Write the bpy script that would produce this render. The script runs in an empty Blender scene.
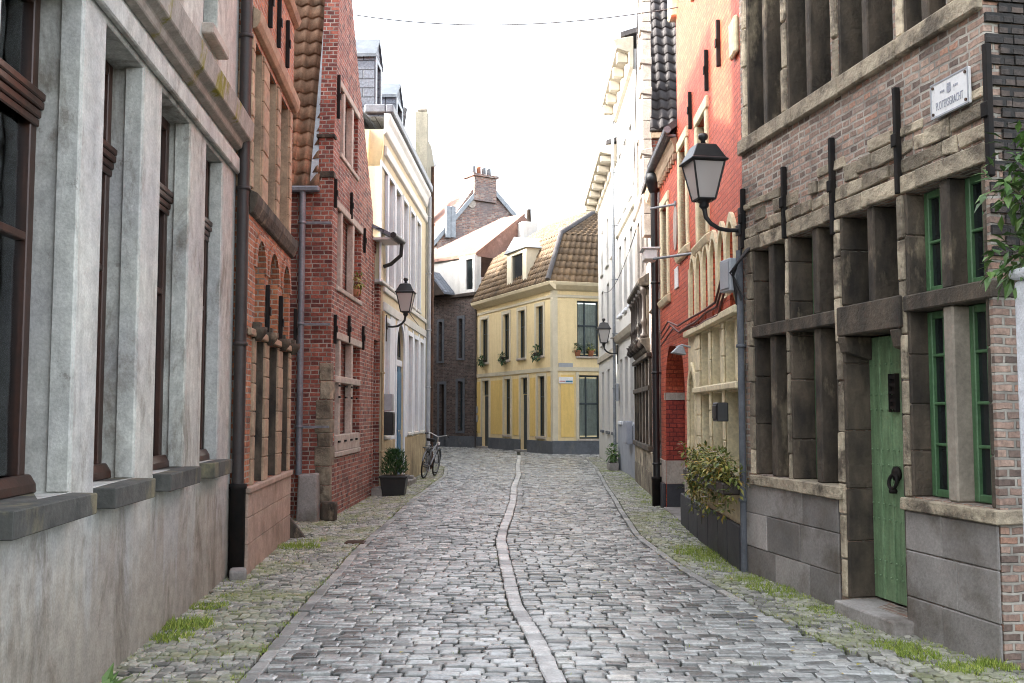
import bpy, bmesh, math, random
from mathutils import Vector, Matrix
from mathutils.geometry import tessellate_polygon
rnd = random.Random(7)
SC = bpy.context.scene
COL = SC.collection
F, EYE, HV = 995.0, 1.6, 412.0          # focal length in pixels, eye height, horizon row
U, R_ = rnd.uniform, math.radians

# ------------------------------------------------------------------ mesh builder
class MB:
    def __init__(s):
        s.v = []; s.f = []; s.t = []; s.sm = []
    def add(s, vs, fs, tint=0.5, smooth=False):
        o = len(s.v); s.v += [tuple(p) for p in vs]
        for f in fs:
            s.f.append([i + o for i in f]); s.t.append(tint); s.sm.append(smooth)
    def box(s, x0, x1, y0, y1, z0, z1, tint=0.5, j=0.0):
        if x0 > x1: x0, x1 = x1, x0
        if y0 > y1: y0, y1 = y1, y0
        if z0 > z1: z0, z1 = z1, z0
        vs = [(x, y, z) for z in (z0, z1) for y in (y0, y1) for x in (x0, x1)]
        if j: vs = [(x + U(-j, j), y + U(-j, j) * .6, z + U(-j, j)) for x, y, z in vs]
        s.add(vs, [(0, 2, 3, 1), (4, 5, 7, 6), (0, 1, 5, 4), (2, 6, 7, 3), (0, 4, 6, 2), (1, 3, 7, 5)], tint)
    def hexa(s, lo, hi, tint=0.5):      # two matching quads
        s.add(list(lo) + list(hi), [(3, 2, 1, 0), (4, 5, 6, 7), (0, 1, 5, 4), (1, 2, 6, 5), (2, 3, 7, 6), (3, 0, 4, 7)], tint)
    def holes(s, outline, holes, yf, yb, tint=0.5):     # an (x,z) outline with openings, between two depths
        loops = [[Vector((x, 0, z)) for x, z in l] for l in [outline] + list(holes)]
        flat = [p for l in loops for p in l]
        tris = tessellate_polygon(loops)
        n = len(flat)
        vs = [(p.x, yf, p.z) for p in flat] + [(p.x, yb, p.z) for p in flat]
        fs = [tuple(t) for t in tris] + [tuple(i + n for i in reversed(t)) for t in tris]
        o = 0
        for l in loops:
            m = len(l)
            for i in range(m):
                a, b = o + i, o + (i + 1) % m
                fs.append((a, b, b + n, a + n))
            o += m
        s.add(vs, fs, tint)
    def extx(s, poly, x0, x1, tint=0.5):                 # a (y,z) outline run along x
        n = len(poly)
        vs = [(x0, y, z) for y, z in poly] + [(x1, y, z) for y, z in poly]
        fs = [tuple(range(n)), tuple(range(2 * n - 1, n - 1, -1))]
        fs += [(i, (i + 1) % n, (i + 1) % n + n, i + n) for i in range(n)]
        s.add(vs, fs, tint)
    def tube(s, pts, r, n=8, smooth=True, cap=True, tint=0.5):
        pts = [Vector(p) for p in pts]; rs = r if isinstance(r, (list, tuple)) else [r] * len(pts)
        rings = []; up = None
        for i, p in enumerate(pts):
            d = (pts[min(i + 1, len(pts) - 1)] - pts[max(i - 1, 0)])
            if d.length < 1e-9: d = Vector((0, 0, 1))
            d.normalize()
            if up is None: up = Vector((0, 0, 1)) if abs(d.z) < .9 else Vector((1, 0, 0))
            a = d.cross(up); a = a.normalized() if a.length > 1e-6 else d.orthogonal().normalized()
            b = a.cross(d).normalized(); up = b
            rings.append([p + (a * math.cos(k * 2 * math.pi / n) + b * math.sin(k * 2 * math.pi / n)) * rs[i] for k in range(n)])
        vs = [q for rr in rings for q in rr]; fs = []
        for i in range(len(rings) - 1):
            for k in range(n):
                k2 = (k + 1) % n
                fs.append((i * n + k, i * n + k2, (i + 1) * n + k2, (i + 1) * n + k))
        s.add(vs, fs, tint, smooth)
        if cap:
            s.add(rings[0], [tuple(range(n))], tint); s.add(rings[-1], [tuple(range(n - 1, -1, -1))], tint)
    def lathe(s, prof, c=(0, 0, 0), n=16, smooth=True, tint=0.5, rot=0.0):   # (r,z) profile round z
        vs = []; fs = []
        for r, z in prof:
            for k in range(n):
                a = rot + k * 2 * math.pi / n
                vs.append((c[0] + r * math.cos(a), c[1] + r * math.sin(a), c[2] + z))
        for i in range(len(prof) - 1):
            for k in range(n):
                k2 = (k + 1) % n
                fs.append((i * n + k, i * n + k2, (i + 1) * n + k2, (i + 1) * n + k))
        fs.append(tuple(range(n - 1, -1, -1))); m = len(prof) - 1
        fs.append(tuple(range(m * n, m * n + n)))
        s.add(vs, fs, tint, smooth)
    def torus(s, c, R, r, axis, n=28, m=6, tint=0.5):
        axis = Vector(axis).normalized(); a = axis.orthogonal().normalized(); b = axis.cross(a)
        vs = []; fs = []; c = Vector(c)
        for i in range(n):
            th = i * 2 * math.pi / n; d = a * math.cos(th) + b * math.sin(th)
            for k in range(m):
                ph = k * 2 * math.pi / m
                vs.append(c + d * (R + r * math.cos(ph)) + axis * r * math.sin(ph))
        for i in range(n):
            for k in range(m):
                fs.append((i * m + k, ((i + 1) % n) * m + k, ((i + 1) % n) * m + (k + 1) % m, i * m + (k + 1) % m))
        s.add(vs, fs, tint, True)
    def leaf(s, p, d, nrm, ln, w, tint):
        p = Vector(p); d = Vector(d).normalized(); nrm = Vector(nrm)
        sd = d.cross(nrm); sd = sd.normalized() if sd.length > 1e-5 else d.orthogonal().normalized()
        up = sd.cross(d).normalized()
        a = p; m1 = p + d * ln * .45 + sd * w * .5 + up * ln * .06; m2 = p + d * ln * .45 - sd * w * .5 + up * ln * .06
        mid = p + d * ln * .5; tip = p + d * ln - up * ln * .12
        s.add([a, m1, tip, m2, mid], [(0, 4, 1), (1, 4, 2), (0, 3, 4), (3, 2, 4)], tint)
    def stone(s, cx, cy, hx, hy, zt, dep, rot=0.0, tint=0.5, bev=.014, tilt=(0, 0), jit=.006):
        # one worn paving stone: side skirt, rounded shoulder, slightly domed top
        ca, sa = math.cos(rot), math.sin(rot); base = []
        cor = [(-hx + U(-jit, jit), -hy + U(-jit, jit)), (hx + U(-jit, jit), -hy + U(-jit, jit)),
               (hx + U(-jit, jit), hy + U(-jit, jit)), (-hx + U(-jit, jit), hy + U(-jit, jit))]
        pts = []
        for k in range(4):              # eight-sided outline
            p, q = cor[k], cor[(k + 1) % 4]; o = cor[k - 1]
            c = min(hx, hy) * .16
            def toward(a, b):
                l = math.hypot(b[0] - a[0], b[1] - a[1]) or 1; return (a[0] + (b[0] - a[0]) * c / l, a[1] + (b[1] - a[1]) * c / l)
            pts += [toward(p, o), toward(p, q)]
        def ring(inset, z):
            out = []
            for x, y in pts:
                l = math.hypot(x, y) or 1; x2, y2 = x * (1 - inset / l), y * (1 - inset / l)
                out.append((cx + x2 * ca - y2 * sa, cy + x2 * sa + y2 * ca, z + tilt[0] * x2 + tilt[1] * y2))
            return out
        bev = U(.003, bev)
        vs = ring(0, zt - dep) + ring(0, zt - bev) + ring(bev, zt - .002) + ring(min(hx, hy) * .5, zt + .001)
        fs = []
        for i in range(3):
            for k in range(8):
                k2 = (k + 1) % 8; fs.append((i * 8 + k, i * 8 + k2, i * 8 + 8 + k2, i * 8 + 8 + k))
        fs.append(tuple(range(24, 32)))
        s.add(vs, fs, tint, False)
    def each(s):           # one builder per separate piece
        par = list(range(len(s.v)))
        def find(i):
            while par[i] != i: par[i] = par[par[i]]; i = par[i]
            return i
        for f in s.f:
            for i in f[1:]: par[find(i)] = find(f[0])
        out = {}
        for f, t, sm in zip(s.f, s.t, s.sm): out.setdefault(find(f[0]), []).append((f, t, sm))
        res = []
        for fs in out.values():
            m = MB(); ids = {}
            for f, t, sm in fs:
                for i in f:
                    if i not in ids: ids[i] = len(m.v); m.v.append(s.v[i])
                m.f.append([ids[i] for i in f]); m.t.append(t); m.sm.append(sm)
            res.append(m)
        return res
    def build(s, name, m, parent=None, bevel=0.0, uv=True, mat=None, fix=True, seg=1):
        me = bpy.data.meshes.new(name); me.from_pydata(s.v, [], s.f); me.update()
        me.materials.append(m)
        if fix:
            bm = bmesh.new(); bm.from_mesh(me); bmesh.ops.recalc_face_normals(bm, faces=bm.faces[:]); bm.to_mesh(me); bm.free()
        me.polygons.foreach_set('use_smooth', s.sm)
        at = me.attributes.new('tint', 'FLOAT', 'FACE'); at.data.foreach_set('value', s.t)
        if uv:
            L = me.uv_layers.new(name='UVMap'); co = me.vertices
            buf = [0.0] * (2 * len(me.loops))
            for p in me.polygons:
                n = p.normal; ax, ay, az = abs(n.x), abs(n.y), abs(n.z)
                for li in p.loop_indices:
                    c = co[me.loops[li].vertex_index].co
                    if ay >= ax and ay >= az: q = (c.x, c.z)
                    elif ax >= az: q = (c.y + .11, c.z)
                    else: q = (c.x, c.y)
                    buf[2 * li] = q[0]; buf[2 * li + 1] = q[1]
            L.data.foreach_set('uv', buf)
        o = bpy.data.objects.new(name, me); COL.objects.link(o)
        if parent: o.parent = parent
        if mat is not None: o.matrix_local = mat
        if bevel:
            b = o.modifiers.new('Bevel', 'BEVEL'); b.width = bevel; b.segments = seg; b.limit_method = 'ANGLE'; b.angle_limit = R_(40)
        return o

def tag(o, label, cat, group=None):
    o['label'] = label; o['category'] = cat
    if group: o['group'] = group
    return o
def empty(name, loc, rz=0.0):
    o = bpy.data.objects.new(name, None); COL.objects.link(o); o.location = loc; o.rotation_euler = (0, 0, rz)
    o.empty_display_size = .2
    return o
def thing(name, loc, label, cat, rz=0.0, group=None): return tag(empty(name, loc, rz), label, cat, group)
def structure(o): o['kind'] = 'structure'; return o
def stuff(o): o['kind'] = 'stuff'; return o
PITCH = math.atan(70.5 / F)
def ray(u, v):            # slope of the sight line through a point of the photograph, per metre of depth
    x, y = (u - 512) / F, (341.5 - v) / F; q = math.cos(PITCH) - y * math.sin(PITCH)
    return x / q, (math.sin(PITCH) + y * math.cos(PITCH)) / q
def gp(u, v):
    a, b = ray(u, v); Y = -EYE / b; return (a * Y, Y)

# ------------------------------------------------------------------ materials
class N:
    def __init__(s, name):
        s.m = bpy.data.materials.new(name); s.m.use_nodes = True; s.t = s.m.node_tree; s.n = s.t.nodes
        s.bs = s.n['Principled BSDF']; s.tc = s.n.new('ShaderNodeTexCoord')
    def link(s, a, b): s.t.links.new(a, b)
    def node(s, kind, **kw):
        n = s.n.new(kind)
        for k, v in kw.items(): setattr(n, k, v)
        return n
    def inp(s, n, **kw):
        for k, v in kw.items():
            i = n.inputs[k.replace('_', ' ')]
            if hasattr(v, 'links'): s.link(v, i)
            else: i.default_value = v
        return n
    def mapping(s, src, scale):
        mp = s.node('ShaderNodeMapping'); s.link(src, mp.inputs['Vector'])
        mp.inputs['Scale'].default_value = scale if isinstance(scale, (tuple, list)) else (scale,) * 3
        return mp.outputs[0]
    def noise(s, vec, scale, detail=4, rough=.55, dist=0.0):
        n = s.node('ShaderNodeTexNoise'); s.link(vec, n.inputs['Vector'])
        s.inp(n, Scale=scale, Detail=detail, Roughness=rough, Distortion=dist); return n.outputs[0]
    def ramp(s, fac, stops, interp='LINEAR'):
        r = s.node('ShaderNodeValToRGB'); s.link(fac, r.inputs[0]); e = r.color_ramp.elements; r.color_ramp.interpolation = interp
        while len(e) < len(stops): e.new(.5)
        for i, (p, c) in enumerate(stops):
            e[i].position = p; e[i].color = (*c, 1) if isinstance(c, (tuple, list)) else (c, c, c, 1)
        return r.outputs[0]
    def mix(s, fac, a, b, mode='MIX'):
        m = s.node('ShaderNodeMixRGB', blend_type=mode)
        for i, v in zip(m.inputs, (fac, a, b)):
            if hasattr(v, 'links'): s.link(v, i)
            elif isinstance(v, (tuple, list)): i.default_value = (*v, 1)
            else: i.default_value = v
        return m.outputs[0]
    def math(s, op, a, b=0.0):
        m = s.node('ShaderNodeMath', operation=op)
        for i, v in zip(m.inputs, (a, b)):
            if hasattr(v, 'links'): s.link(v, i)
            else: i.default_value = v
        return m.outputs[0]
    def bump(s, h, strength, dist, prev=None):
        b = s.node('ShaderNodeBump'); s.link(h, b.inputs['Height']); s.inp(b, Strength=strength, Distance=dist)
        if prev is not None: s.link(prev, b.inputs['Normal'])
        return b.outputs[0]
    def out(s, col, rough, normal=None, **kw):
        s.inp(s.bs, **{'Base_Color': col if hasattr(col, 'links') else (*col, 1), 'Roughness': rough})
        for k, v in kw.items(): s.inp(s.bs, **{k: v})
        if normal is not None: s.link(normal, s.bs.inputs['Normal'])
        return s.m

def weathered(name, c1, c2, rough=.8, scale=2.5, stretch=(1, 1, 1), dirt=None, dscale=1.6, dlo=.55, dhi=.75, bump=.3, bscale=30, bdist=.01, tint=None, fc=.4, **kw):
    g = N(name); ob = g.tc.outputs['Object']; mv = g.mapping(ob, stretch)
    c = g.mix(g.ramp(g.noise(mv, scale, 6), [(.35, 0.0), (.65, 1.0)]), c1, c2)
    if tint:
        a = g.node('ShaderNodeAttribute', attribute_name='tint')
        c = g.mix(.85, c, g.ramp(a.outputs['Fac'], tint), 'MULTIPLY')
    if dirt: c = g.mix(g.ramp(g.noise(mv, dscale, 8, .65), [(dlo, 0.0), (dhi, 1.0)]), c, dirt)
    fine = g.noise(ob, bscale, 5, .65); mid = g.noise(ob, bscale * .22, 5, .65)
    c = g.mix(fc, c, g.ramp(fine, [(.36, .55), (.64, 1.2)]), 'MULTIPLY')
    c = g.mix(fc, c, g.ramp(mid, [(.36, .62), (.64, 1.2)]), 'MULTIPLY')
    nr = g.bump(fine, bump, bdist, g.bump(mid, bump * .8, bdist * 3))
    r = g.math('ADD', g.math('MULTIPLY', fine, .2), rough - .1)
    return g.out(c, r, nr, **kw)

def brick(name, stops, mortar, w=.2, h=.062, ms=.009, bumpd=.012, dirt=None, dlo=.5, dhi=.7, dscale=1.2, distort=.02, rough=.88, paint=None):
    g = N(name); uv = g.tc.outputs['UV']; ob = g.tc.outputs['Object']
    nv = g.node('ShaderNodeTexNoise'); g.link(ob, nv.inputs['Vector']); g.inp(nv, Scale=7.0, Detail=3.0)
    vm = g.node('ShaderNodeVectorMath', operation='MULTIPLY_ADD'); g.link(nv.outputs[1], vm.inputs[0]); vm.inputs[1].default_value = (distort,) * 3; g.link(uv, vm.inputs[2])
    b = g.node('ShaderNodeTexBrick'); g.link(vm.outputs[0], b.inputs['Vector'])
    b.offset = .5; b.squash = .6; b.squash_frequency = 2
    g.inp(b, Color1=(0, 0, 0, 1), Color2=(1, 1, 1, 1), Mortar=(.5, .5, .5, 1), Scale=1.0, Mortar_Size=ms, Mortar_Smooth=.35, Bias=0.0, Brick_Width=w, Row_Height=h)
    c = g.ramp(b.outputs['Color'], stops)
    n1 = g.noise(ob, 26, 6, .65)
    c = g.mix(.7, c, g.ramp(n1, [(.36, .5), (.64, 1.3)]), 'MULTIPLY')
    mo = g.mix(g.ramp(g.noise(ob, 3.5, 5), [(.4, 0.0), (.6, 1.0)]), mortar, tuple(x * .5 for x in mortar))
    c = g.mix(b.outputs['Fac'], c, mo if not paint else g.mix(.7, mo, paint))
    if dirt: c = g.mix(g.ramp(g.noise(ob, dscale, 8, .65), [(dlo, 0.0), (dhi, .85)]), c, dirt)
    h1 = g.math('SUBTRACT', g.math('MULTIPLY', n1, .35), b.outputs['Fac'])
    return g.out(c, rough, g.bump(h1, .9, bumpd))

MAT = {}
MAT['stucco_grey'] = None
def stucco_grey():
    g = N('grey_stucco'); ob = g.tc.outputs['Object']
    st = g.mapping(ob, (3.5, 3.5, .32)); big = g.noise(ob, .9, 6); streak = g.noise(st, 1.6, 7, .6)
    c = g.mix(g.ramp(streak, [(.35, 0.0), (.68, 1.0)]), (.64, .65, .59), (.43, .435, .40))
    c = g.mix(g.ramp(big, [(.4, 0.0), (.66, .7)]), c, (.42, .42, .43))
    sp = g.node('ShaderNodeSeparateXYZ'); g.link(ob, sp.inputs[0])
    low = g.ramp(g.math('ADD', sp.outputs[2], g.math('MULTIPLY', g.math('SUBTRACT', streak, .5), 2.4)), [(.0, 1.0), (.5, .85), (1.0, .0)])
    c = g.mix(g.math('MULTIPLY', low, .75), c, (.30, .26, .205))                # splash dirt and runs under the sills
    pat = g.noise(g.mapping(ob, (1.3, 1.3, .5)), 1.9, 9, .72, .6)
    c = g.mix(g.ramp(pat, [(.52, 0.0), (.66, .75)]), c, (.16, .135, .10))
    pk = g.noise(ob, 5.5, 9, .75); c = g.mix(g.ramp(pk, [(.62, 0.0), (.66, .6)]), c, (.2, .18, .155))
    fine = g.noise(ob, 60, 5); mid = g.noise(ob, 9, 6)
    c = g.mix(.5, c, g.ramp(mid, [(.36, .65), (.64, 1.15)]), 'MULTIPLY'); c = g.mix(.4, c, g.ramp(fine, [(.36, .65), (.64, 1.15)]), 'MULTIPLY')
    return g.out(c, .85, g.bump(fine, .35, .006, g.bump(mid, .35, .02)))
MAT['stucco_grey'] = stucco_grey()
def mossy_stone(name, c1, c2, moss, lo, hi):
    g = N(name); ob = g.tc.outputs['Object']
    c = g.mix(g.ramp(g.noise(g.mapping(ob, (2, 2, 1)), 3, 6), [(.35, 0.0), (.65, 1.0)]), c1, c2)
    c = g.mix(g.ramp(g.noise(g.mapping(ob, (1.2, 1.2, .5)), 2.2, 7, .65), [(lo, 0.0), (hi, 1.0)]), c, moss)
    fine = g.noise(ob, 34, 5)
    c = g.mix(.4, c, g.ramp(fine, [(.3, .55), (.7, 1.15)]), 'MULTIPLY')
    return g.out(c, .9, g.bump(fine, .5, .012))
MAT['cornice_grey'] = mossy_stone('mossy_cornice', (.40, .37, .33), (.27, .25, .22), (.22, .20, .02), .53, .6)
MAT['sill_blue'] = mossy_stone('bluestone_sill', (.10, .10, .09), (.05, .052, .048), (.2, .18, .11), .52, .66)
MAT['wood_brown'] = weathered('brown_varnished_wood', (.055, .021, .012), (.03, .0125, .008), .42, 3, (6, 6, .6), bump=.15, bscale=50, bdist=.004)
MAT['wood_green'] = weathered('green_painted_wood', (.21, .32, .18), (.13, .22, .115), .5, 4, (6, 6, .5), dirt=(.10, .14, .075), dlo=.54, dhi=.72, bump=.3, bscale=45, bdist=.004)
MAT['frame_green'] = weathered('green_window_paint', (.095, .20, .095), (.062, .14, .066), .45, 4, (6, 6, .5), dirt=(.07, .11, .05), dlo=.56, dhi=.76, bump=.2, bscale=45, bdist=.003)
MAT['wood_dark'] = weathered('dark_painted_wood', (.03, .022, .018), (.05, .036, .028), .5)
MAT['wood_blue'] = weathered('blue_painted_wood', (.05, .17, .30), (.04, .13, .24), .45, 4, (6, 6, .5))
MAT['wood_slate'] = weathered('dark_grey_painted_wood', (.03, .05, .06), (.022, .035, .045), .45)
MAT['wood_white'] = weathered('white_painted_wood', (.62, .61, .59), (.55, .54, .52), .5, bump=.1, fc=.14)
MAT['iron'] = weathered('black_iron', (.009, .009, .0095), (.018, .014, .012), .75, 8, bump=.25, bscale=60, bdist=.003, Specular_IOR_Level=.2)
MAT['lamp_black'] = weathered('black_lamp_paint', (.012, .013, .015), (.02, .021, .023), .38, 8, bump=.08, fc=.14)
MAT['pipe_dark'] = weathered('dark_brown_pipe', (.028, .022, .022), (.05, .038, .034), .55, 3, (3, 3, .4), bump=.2)
MAT['zinc'] = weathered('zinc', (.24, .255, .285), (.17, .182, .205), .5, 2.5, (4, 4, .4), bump=.15, Metallic=.2)
MAT['zinc_light'] = weathered('pale_zinc', (.30, .32, .345), (.22, .24, .265), .45, 2.5, bump=.15, Metallic=.2)
MAT['zinc_roof'] = weathered('grey_zinc_roofing', (.13, .15, .175), (.10, .115, .135), .5, 2.5, bump=.15, Metallic=.1)
MAT['cornice_cream'] = weathered('shade_darkened_cream_cornice', (.40, .36, .29), (.33, .295, .235), .85, 2, dirt=(.24, .21, .165), dlo=.55, dhi=.8, fc=.15)  # cream lowered to carry the cornices' shade in the colour
MAT['plaster_moss'] = mossy_stone('mossy_grey_plaster', (.30, .28, .22), (.23, .215, .17), (.16, .17, .05), .56, .7)
MAT['slate'] = brick('slate_boards', [(0, (.12, .14, .17)), (1, (.2, .22, .27))], (.04, .045, .06), 1.1, .19, .012, .012, distort=.01, rough=.6)
MAT['plate_enamel'] = weathered('white_enamel', (.78, .79, .80), (.70, .71, .72), .3, bump=.05, fc=.14)
MAT['ink_blue'] = weathered('faded_grey_lettering', (.26, .28, .34), (.36, .38, .43), .5)
MAT['ink_red'] = weathered('red_lettering', (.5, .09, .1), (.45, .09, .1), .5)
MAT['ink_teal'] = weathered('blue_lettering', (.03, .2, .35), (.03, .18, .3), .5)
MAT['box_grey'] = weathered('grey_box_plastic', (.36, .38, .41), (.3, .32, .35), .5, bump=.05, fc=.14)
MAT['plastic_black'] = weathered('black_plastic', (.016, .016, .018), (.022, .022, .024), .45, bump=.05)
MAT['rubber'] = weathered('black_rubber', (.012, .012, .012), (.02, .02, .02), .8)
MAT['chrome'] = weathered('worn_steel', (.6, .6, .6), (.45, .45, .45), .3, Metallic=.9)
MAT['cable'] = weathered('dark_cable', (.02, .02, .022), (.04, .03, .03), .6)
MAT['cable_red'] = weathered('rust_red_cable', (.16, .04, .03), (.09, .03, .025), .6)
MAT['rust'] = weathered('rusty_iron', (.10, .05, .03), (.06, .035, .025), .8, 9, bump=.5)
MAT['soil'] = weathered('soil', (.03, .022, .016), (.045, .033, .024), .95)
MAT['stem'] = weathered('green_stem', (.06, .07, .03), (.08, .07, .035), .8)
MAT['terracotta'] = weathered('terracotta', (.42, .17, .09), (.34, .14, .08), .8)

MAT['brick_orange'] = brick('orange_red_brick', [(0, (.2, .065, .033)), (.4, (.38, .13, .062)), (.75, (.48, .19, .09)), (1, (.3, .11, .06))], (.42, .37, .30), .19, .06, .009, .012, dirt=(.10, .05, .035), dlo=.56, dhi=.78)
MAT['brick_red'] = brick('old_red_brick', [(0, (.10, .03, .026)), (.3, (.21, .058, .042)), (.6, (.30, .088, .06)), (.85, (.40, .145, .098)), (1, (.14, .048, .045))], (.42, .38, .33), .2, .068, .0095, .013, dirt=(.08, .035, .026), dlo=.57, dhi=.78)
MAT['brick_brown'] = brick('weathered_brown_brick', [(0, (.13, .095, .08)), (.3, (.25, .175, .14)), (.55, (.32, .215, .17)), (.8, (.40, .285, .225)), (.93, (.36, .20, .14)), (1, (.28, .22, .185))], (.42, .39, .34), .185, .06, .011, .02, dirt=(.12, .10, .085), dlo=.54, dhi=.76, distort=.03)
MAT['brick_dark'] = brick('dark_brown_brick', [(0, (.045, .035, .033)), (.5, (.09, .062, .057)), (1, (.14, .10, .088))], (.15, .135, .125), .2, .064, .009, .01)
MAT['brick_gable'] = brick('mottled_old_brick', [(0, (.16, .11, .1)), (.4, (.33, .17, .13)), (.7, (.42, .24, .18)), (1, (.45, .36, .3))], (.42, .38, .35), .3, .1, .015, .012, dirt=(.2, .17, .17), dlo=.45, dhi=.62, dscale=.6)
MAT['brick_paint'] = brick('red_painted_brick', [(0, (.46, .07, .03)), (.5, (.54, .09, .037)), (1, (.60, .125, .055))], (.38, .058, .027), .2, .068, .008, .016, dirt=(.26, .035, .025), dlo=.6, dhi=.85, rough=.6)
MAT['brick_soot'] = brick('sooty_brick', [(0, (.03, .026, .024)), (.5, (.065, .052, .046)), (1, (.10, .075, .062))], (.03, .028, .027), .2, .07, .016, .04)
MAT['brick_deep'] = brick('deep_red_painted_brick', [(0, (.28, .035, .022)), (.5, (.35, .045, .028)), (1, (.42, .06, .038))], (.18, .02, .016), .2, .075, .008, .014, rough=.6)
MAT['sandstone'] = weathered('tan_sandstone', (.46, .34, .23), (.34, .24, .16), .88, 3, dirt=(.17, .12, .085), dlo=.52, dhi=.74, bump=.4, bscale=28, tint=[(0, .75), (1, 1.12)])
MAT['stone_dark'] = weathered('dark_stained_stone', (.11, .086, .062), (.03, .025, .02), .88, 3.5, (1.6, 1.6, .6), dirt=(.27, .22, .15), dlo=.6, dhi=.7, bump=.7, bscale=22, bdist=.015, tint=[(0, .7), (1, 1.25)])
MAT['stone_pale'] = weathered('pale_worn_limestone', (.56, .48, .35), (.36, .30, .22), .9, 5, dirt=(.12, .098, .072), dlo=.48, dhi=.62, dscale=3, bump=.8, bscale=20, bdist=.025, tint=[(0, .3), (.5, .8), (1, 1.3)])
MAT['mullion_grey'] = weathered('grey_beige_mullion_stone', (.34, .30, .245), (.25, .22, .18), .85, 2.5, (2, 2, .6), dirt=(.15, .13, .105), dlo=.56, dhi=.78, bump=.4)
MAT['stone_slab'] = weathered('grey_stone_slab', (.38, .355, .335), (.26, .245, .23), .82, 2.2, dirt=(.14, .12, .10), dlo=.48, dhi=.66, bump=.35, bscale=40, tint=[(0, .42), (1, 1.25)])
MAT['stone_cream'] = weathered('cream_painted_stone', (.78, .69, .47), (.68, .59, .39), .75, 3, dirt=(.46, .38, .25), dlo=.6, dhi=.85, bump=.35, bscale=25, tint=[(0, .85), (1, 1.05)])
MAT['stone_pink'] = weathered('pinkish_sandstone', (.46, .34, .27), (.37, .27, .21), .88, 2.5, dirt=(.2, .14, .1), dlo=.55, dhi=.78, bump=.3, bscale=40, tint=[(0, .82), (1, 1.08)])
MAT['stone_white'] = weathered('whitewashed_stone', (.48, .43, .375), (.39, .335, .29), .85, 3, dirt=(.24, .18, .145), dlo=.55, dhi=.78, bump=.3)
MAT['stone_black'] = weathered('black_tarred_plinth', (.032, .034, .042), (.05, .052, .06), .6, 4, bump=.3)
MAT['plinth_grey'] = weathered('slate_grey_plinth', (.12, .13, .15), (.09, .1, .115), .8, 3, dirt=(.2, .19, .17), dlo=.6, dhi=.8)
MAT['cream'] = weathered('cream_plaster', (.66, .57, .40), (.6, .51, .35), .85, 2, (3, 3, .5), dirt=(.5, .41, .27), dlo=.6, dhi=.85, bump=.12, fc=.14)
MAT['cream_pale'] = weathered('pale_cream_plaster', (.62, .56, .43), (.56, .50, .38), .85, 2, bump=.12, fc=.14)
MAT['yellow'] = weathered('yellow_plaster', (.74, .54, .23), (.68, .48, .19), .85, 2, bump=.12, fc=.14)
MAT['yellow_deep'] = weathered('ochre_yellow_plaster', (.80, .57, .20), (.73, .51, .17), .85, 2, (3, 3, .4), dirt=(.56, .38, .13), dlo=.52, dhi=.85, bump=.12, fc=.14)
MAT['peach'] = weathered('pale_peach_plaster', (.80, .65, .38), (.74, .59, .335), .85, 2, (3, 3, .4), dirt=(.60, .46, .27), dlo=.55, dhi=.85, bump=.12, fc=.14)
MAT['white_wall'] = weathered('white_plaster', (.56, .55, .525), (.50, .49, .47), .85, 1.5, (3, 3, .5), dirt=(.36, .34, .31), dlo=.55, dhi=.85, bump=.12, fc=.14)
MAT['white_cool'] = weathered('cool_white_paint', (.72, .75, .80), (.64, .67, .73), .7, 2, (3, 3, .5), bump=.1, fc=.14)
MAT['grey_blue_plinth'] = weathered('grey_blue_plinth', (.34, .36, .41), (.28, .30, .35), .8, 2, bump=.15, fc=.14)
MAT['ochre_stain'] = weathered('stained_ochre_plinth', (.50, .40, .24), (.36, .28, .17), .9, 3, (2, 2, .7), dirt=(.2, .16, .1), dlo=.52, dhi=.72, bump=.3)
MAT['render_white'] = weathered('white_rendered_wall', (.72, .74, .78), (.64, .66, .70), .85, 2, dirt=(.45, .46, .47), dlo=.6, dhi=.85, bump=.4, bscale=70, bdist=.008)
MAT['roof_brown'] = weathered('brown_clay_tiles', (.40, .23, .14), (.29, .165, .10), .8, 3, dirt=(.13, .105, .07), dlo=.52, dhi=.72, bump=.4, bscale=30, tint=[(0, .5), (.5, .9), (1, 1.35)])
MAT['roof_dark'] = weathered('dark_clay_tiles', (.075, .068, .07), (.055, .05, .052), .75, 3, dirt=(.11, .10, .085), dlo=.56, dhi=.75, bump=.4, tint=[(0, .55), (.5, .9), (1, 1.3)])
MAT['roof_pink'] = weathered('faded_pink_tiles', (.27, .15, .115), (.21, .115, .09), .85, 2, dirt=(.4, .24, .2), dlo=.55, dhi=.8, tint=[(0, .75), (1, 1.1)])
MAT['roof_mansard'] = weathered('ochre_brown_tiles', (.21, .14, .078), (.14, .092, .055), .75, 3, dirt=(.075, .062, .045), dlo=.55, dhi=.75, tint=[(0, .5), (.5, .9), (1, 1.35)])
MAT['lead'] = weathered('lead_flashing', (.52, .56, .6), (.42, .46, .5), .5, 5, bump=.3, bscale=20)
MAT['interior'] = weathered('dark_interior', (.03, .028, .026), (.04, .037, .034), .95)
MAT['curtain'] = weathered('pale_curtain', (.62, .70, .68), (.5, .58, .57), .9, 5, (8, 8, .3))
def leafmat(name, stops, tr=.25):
    g = N(name); a = g.node('ShaderNodeAttribute', attribute_name='tint')
    c = g.ramp(a.outputs['Fac'], stops)
    c = g.mix(.4, c, g.ramp(g.noise(g.tc.outputs['Object'], 18, 3), [(.3, .6), (.7, 1.25)]), 'MULTIPLY')
    return g.out(c, .5, Subsurface_Weight=0.0, Transmission_Weight=0.0)
MAT['leaf'] = leafmat('green_leaves', [(0, (.025, .055, .015)), (.5, (.06, .13, .03)), (1, (.13, .22, .05))])
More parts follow.
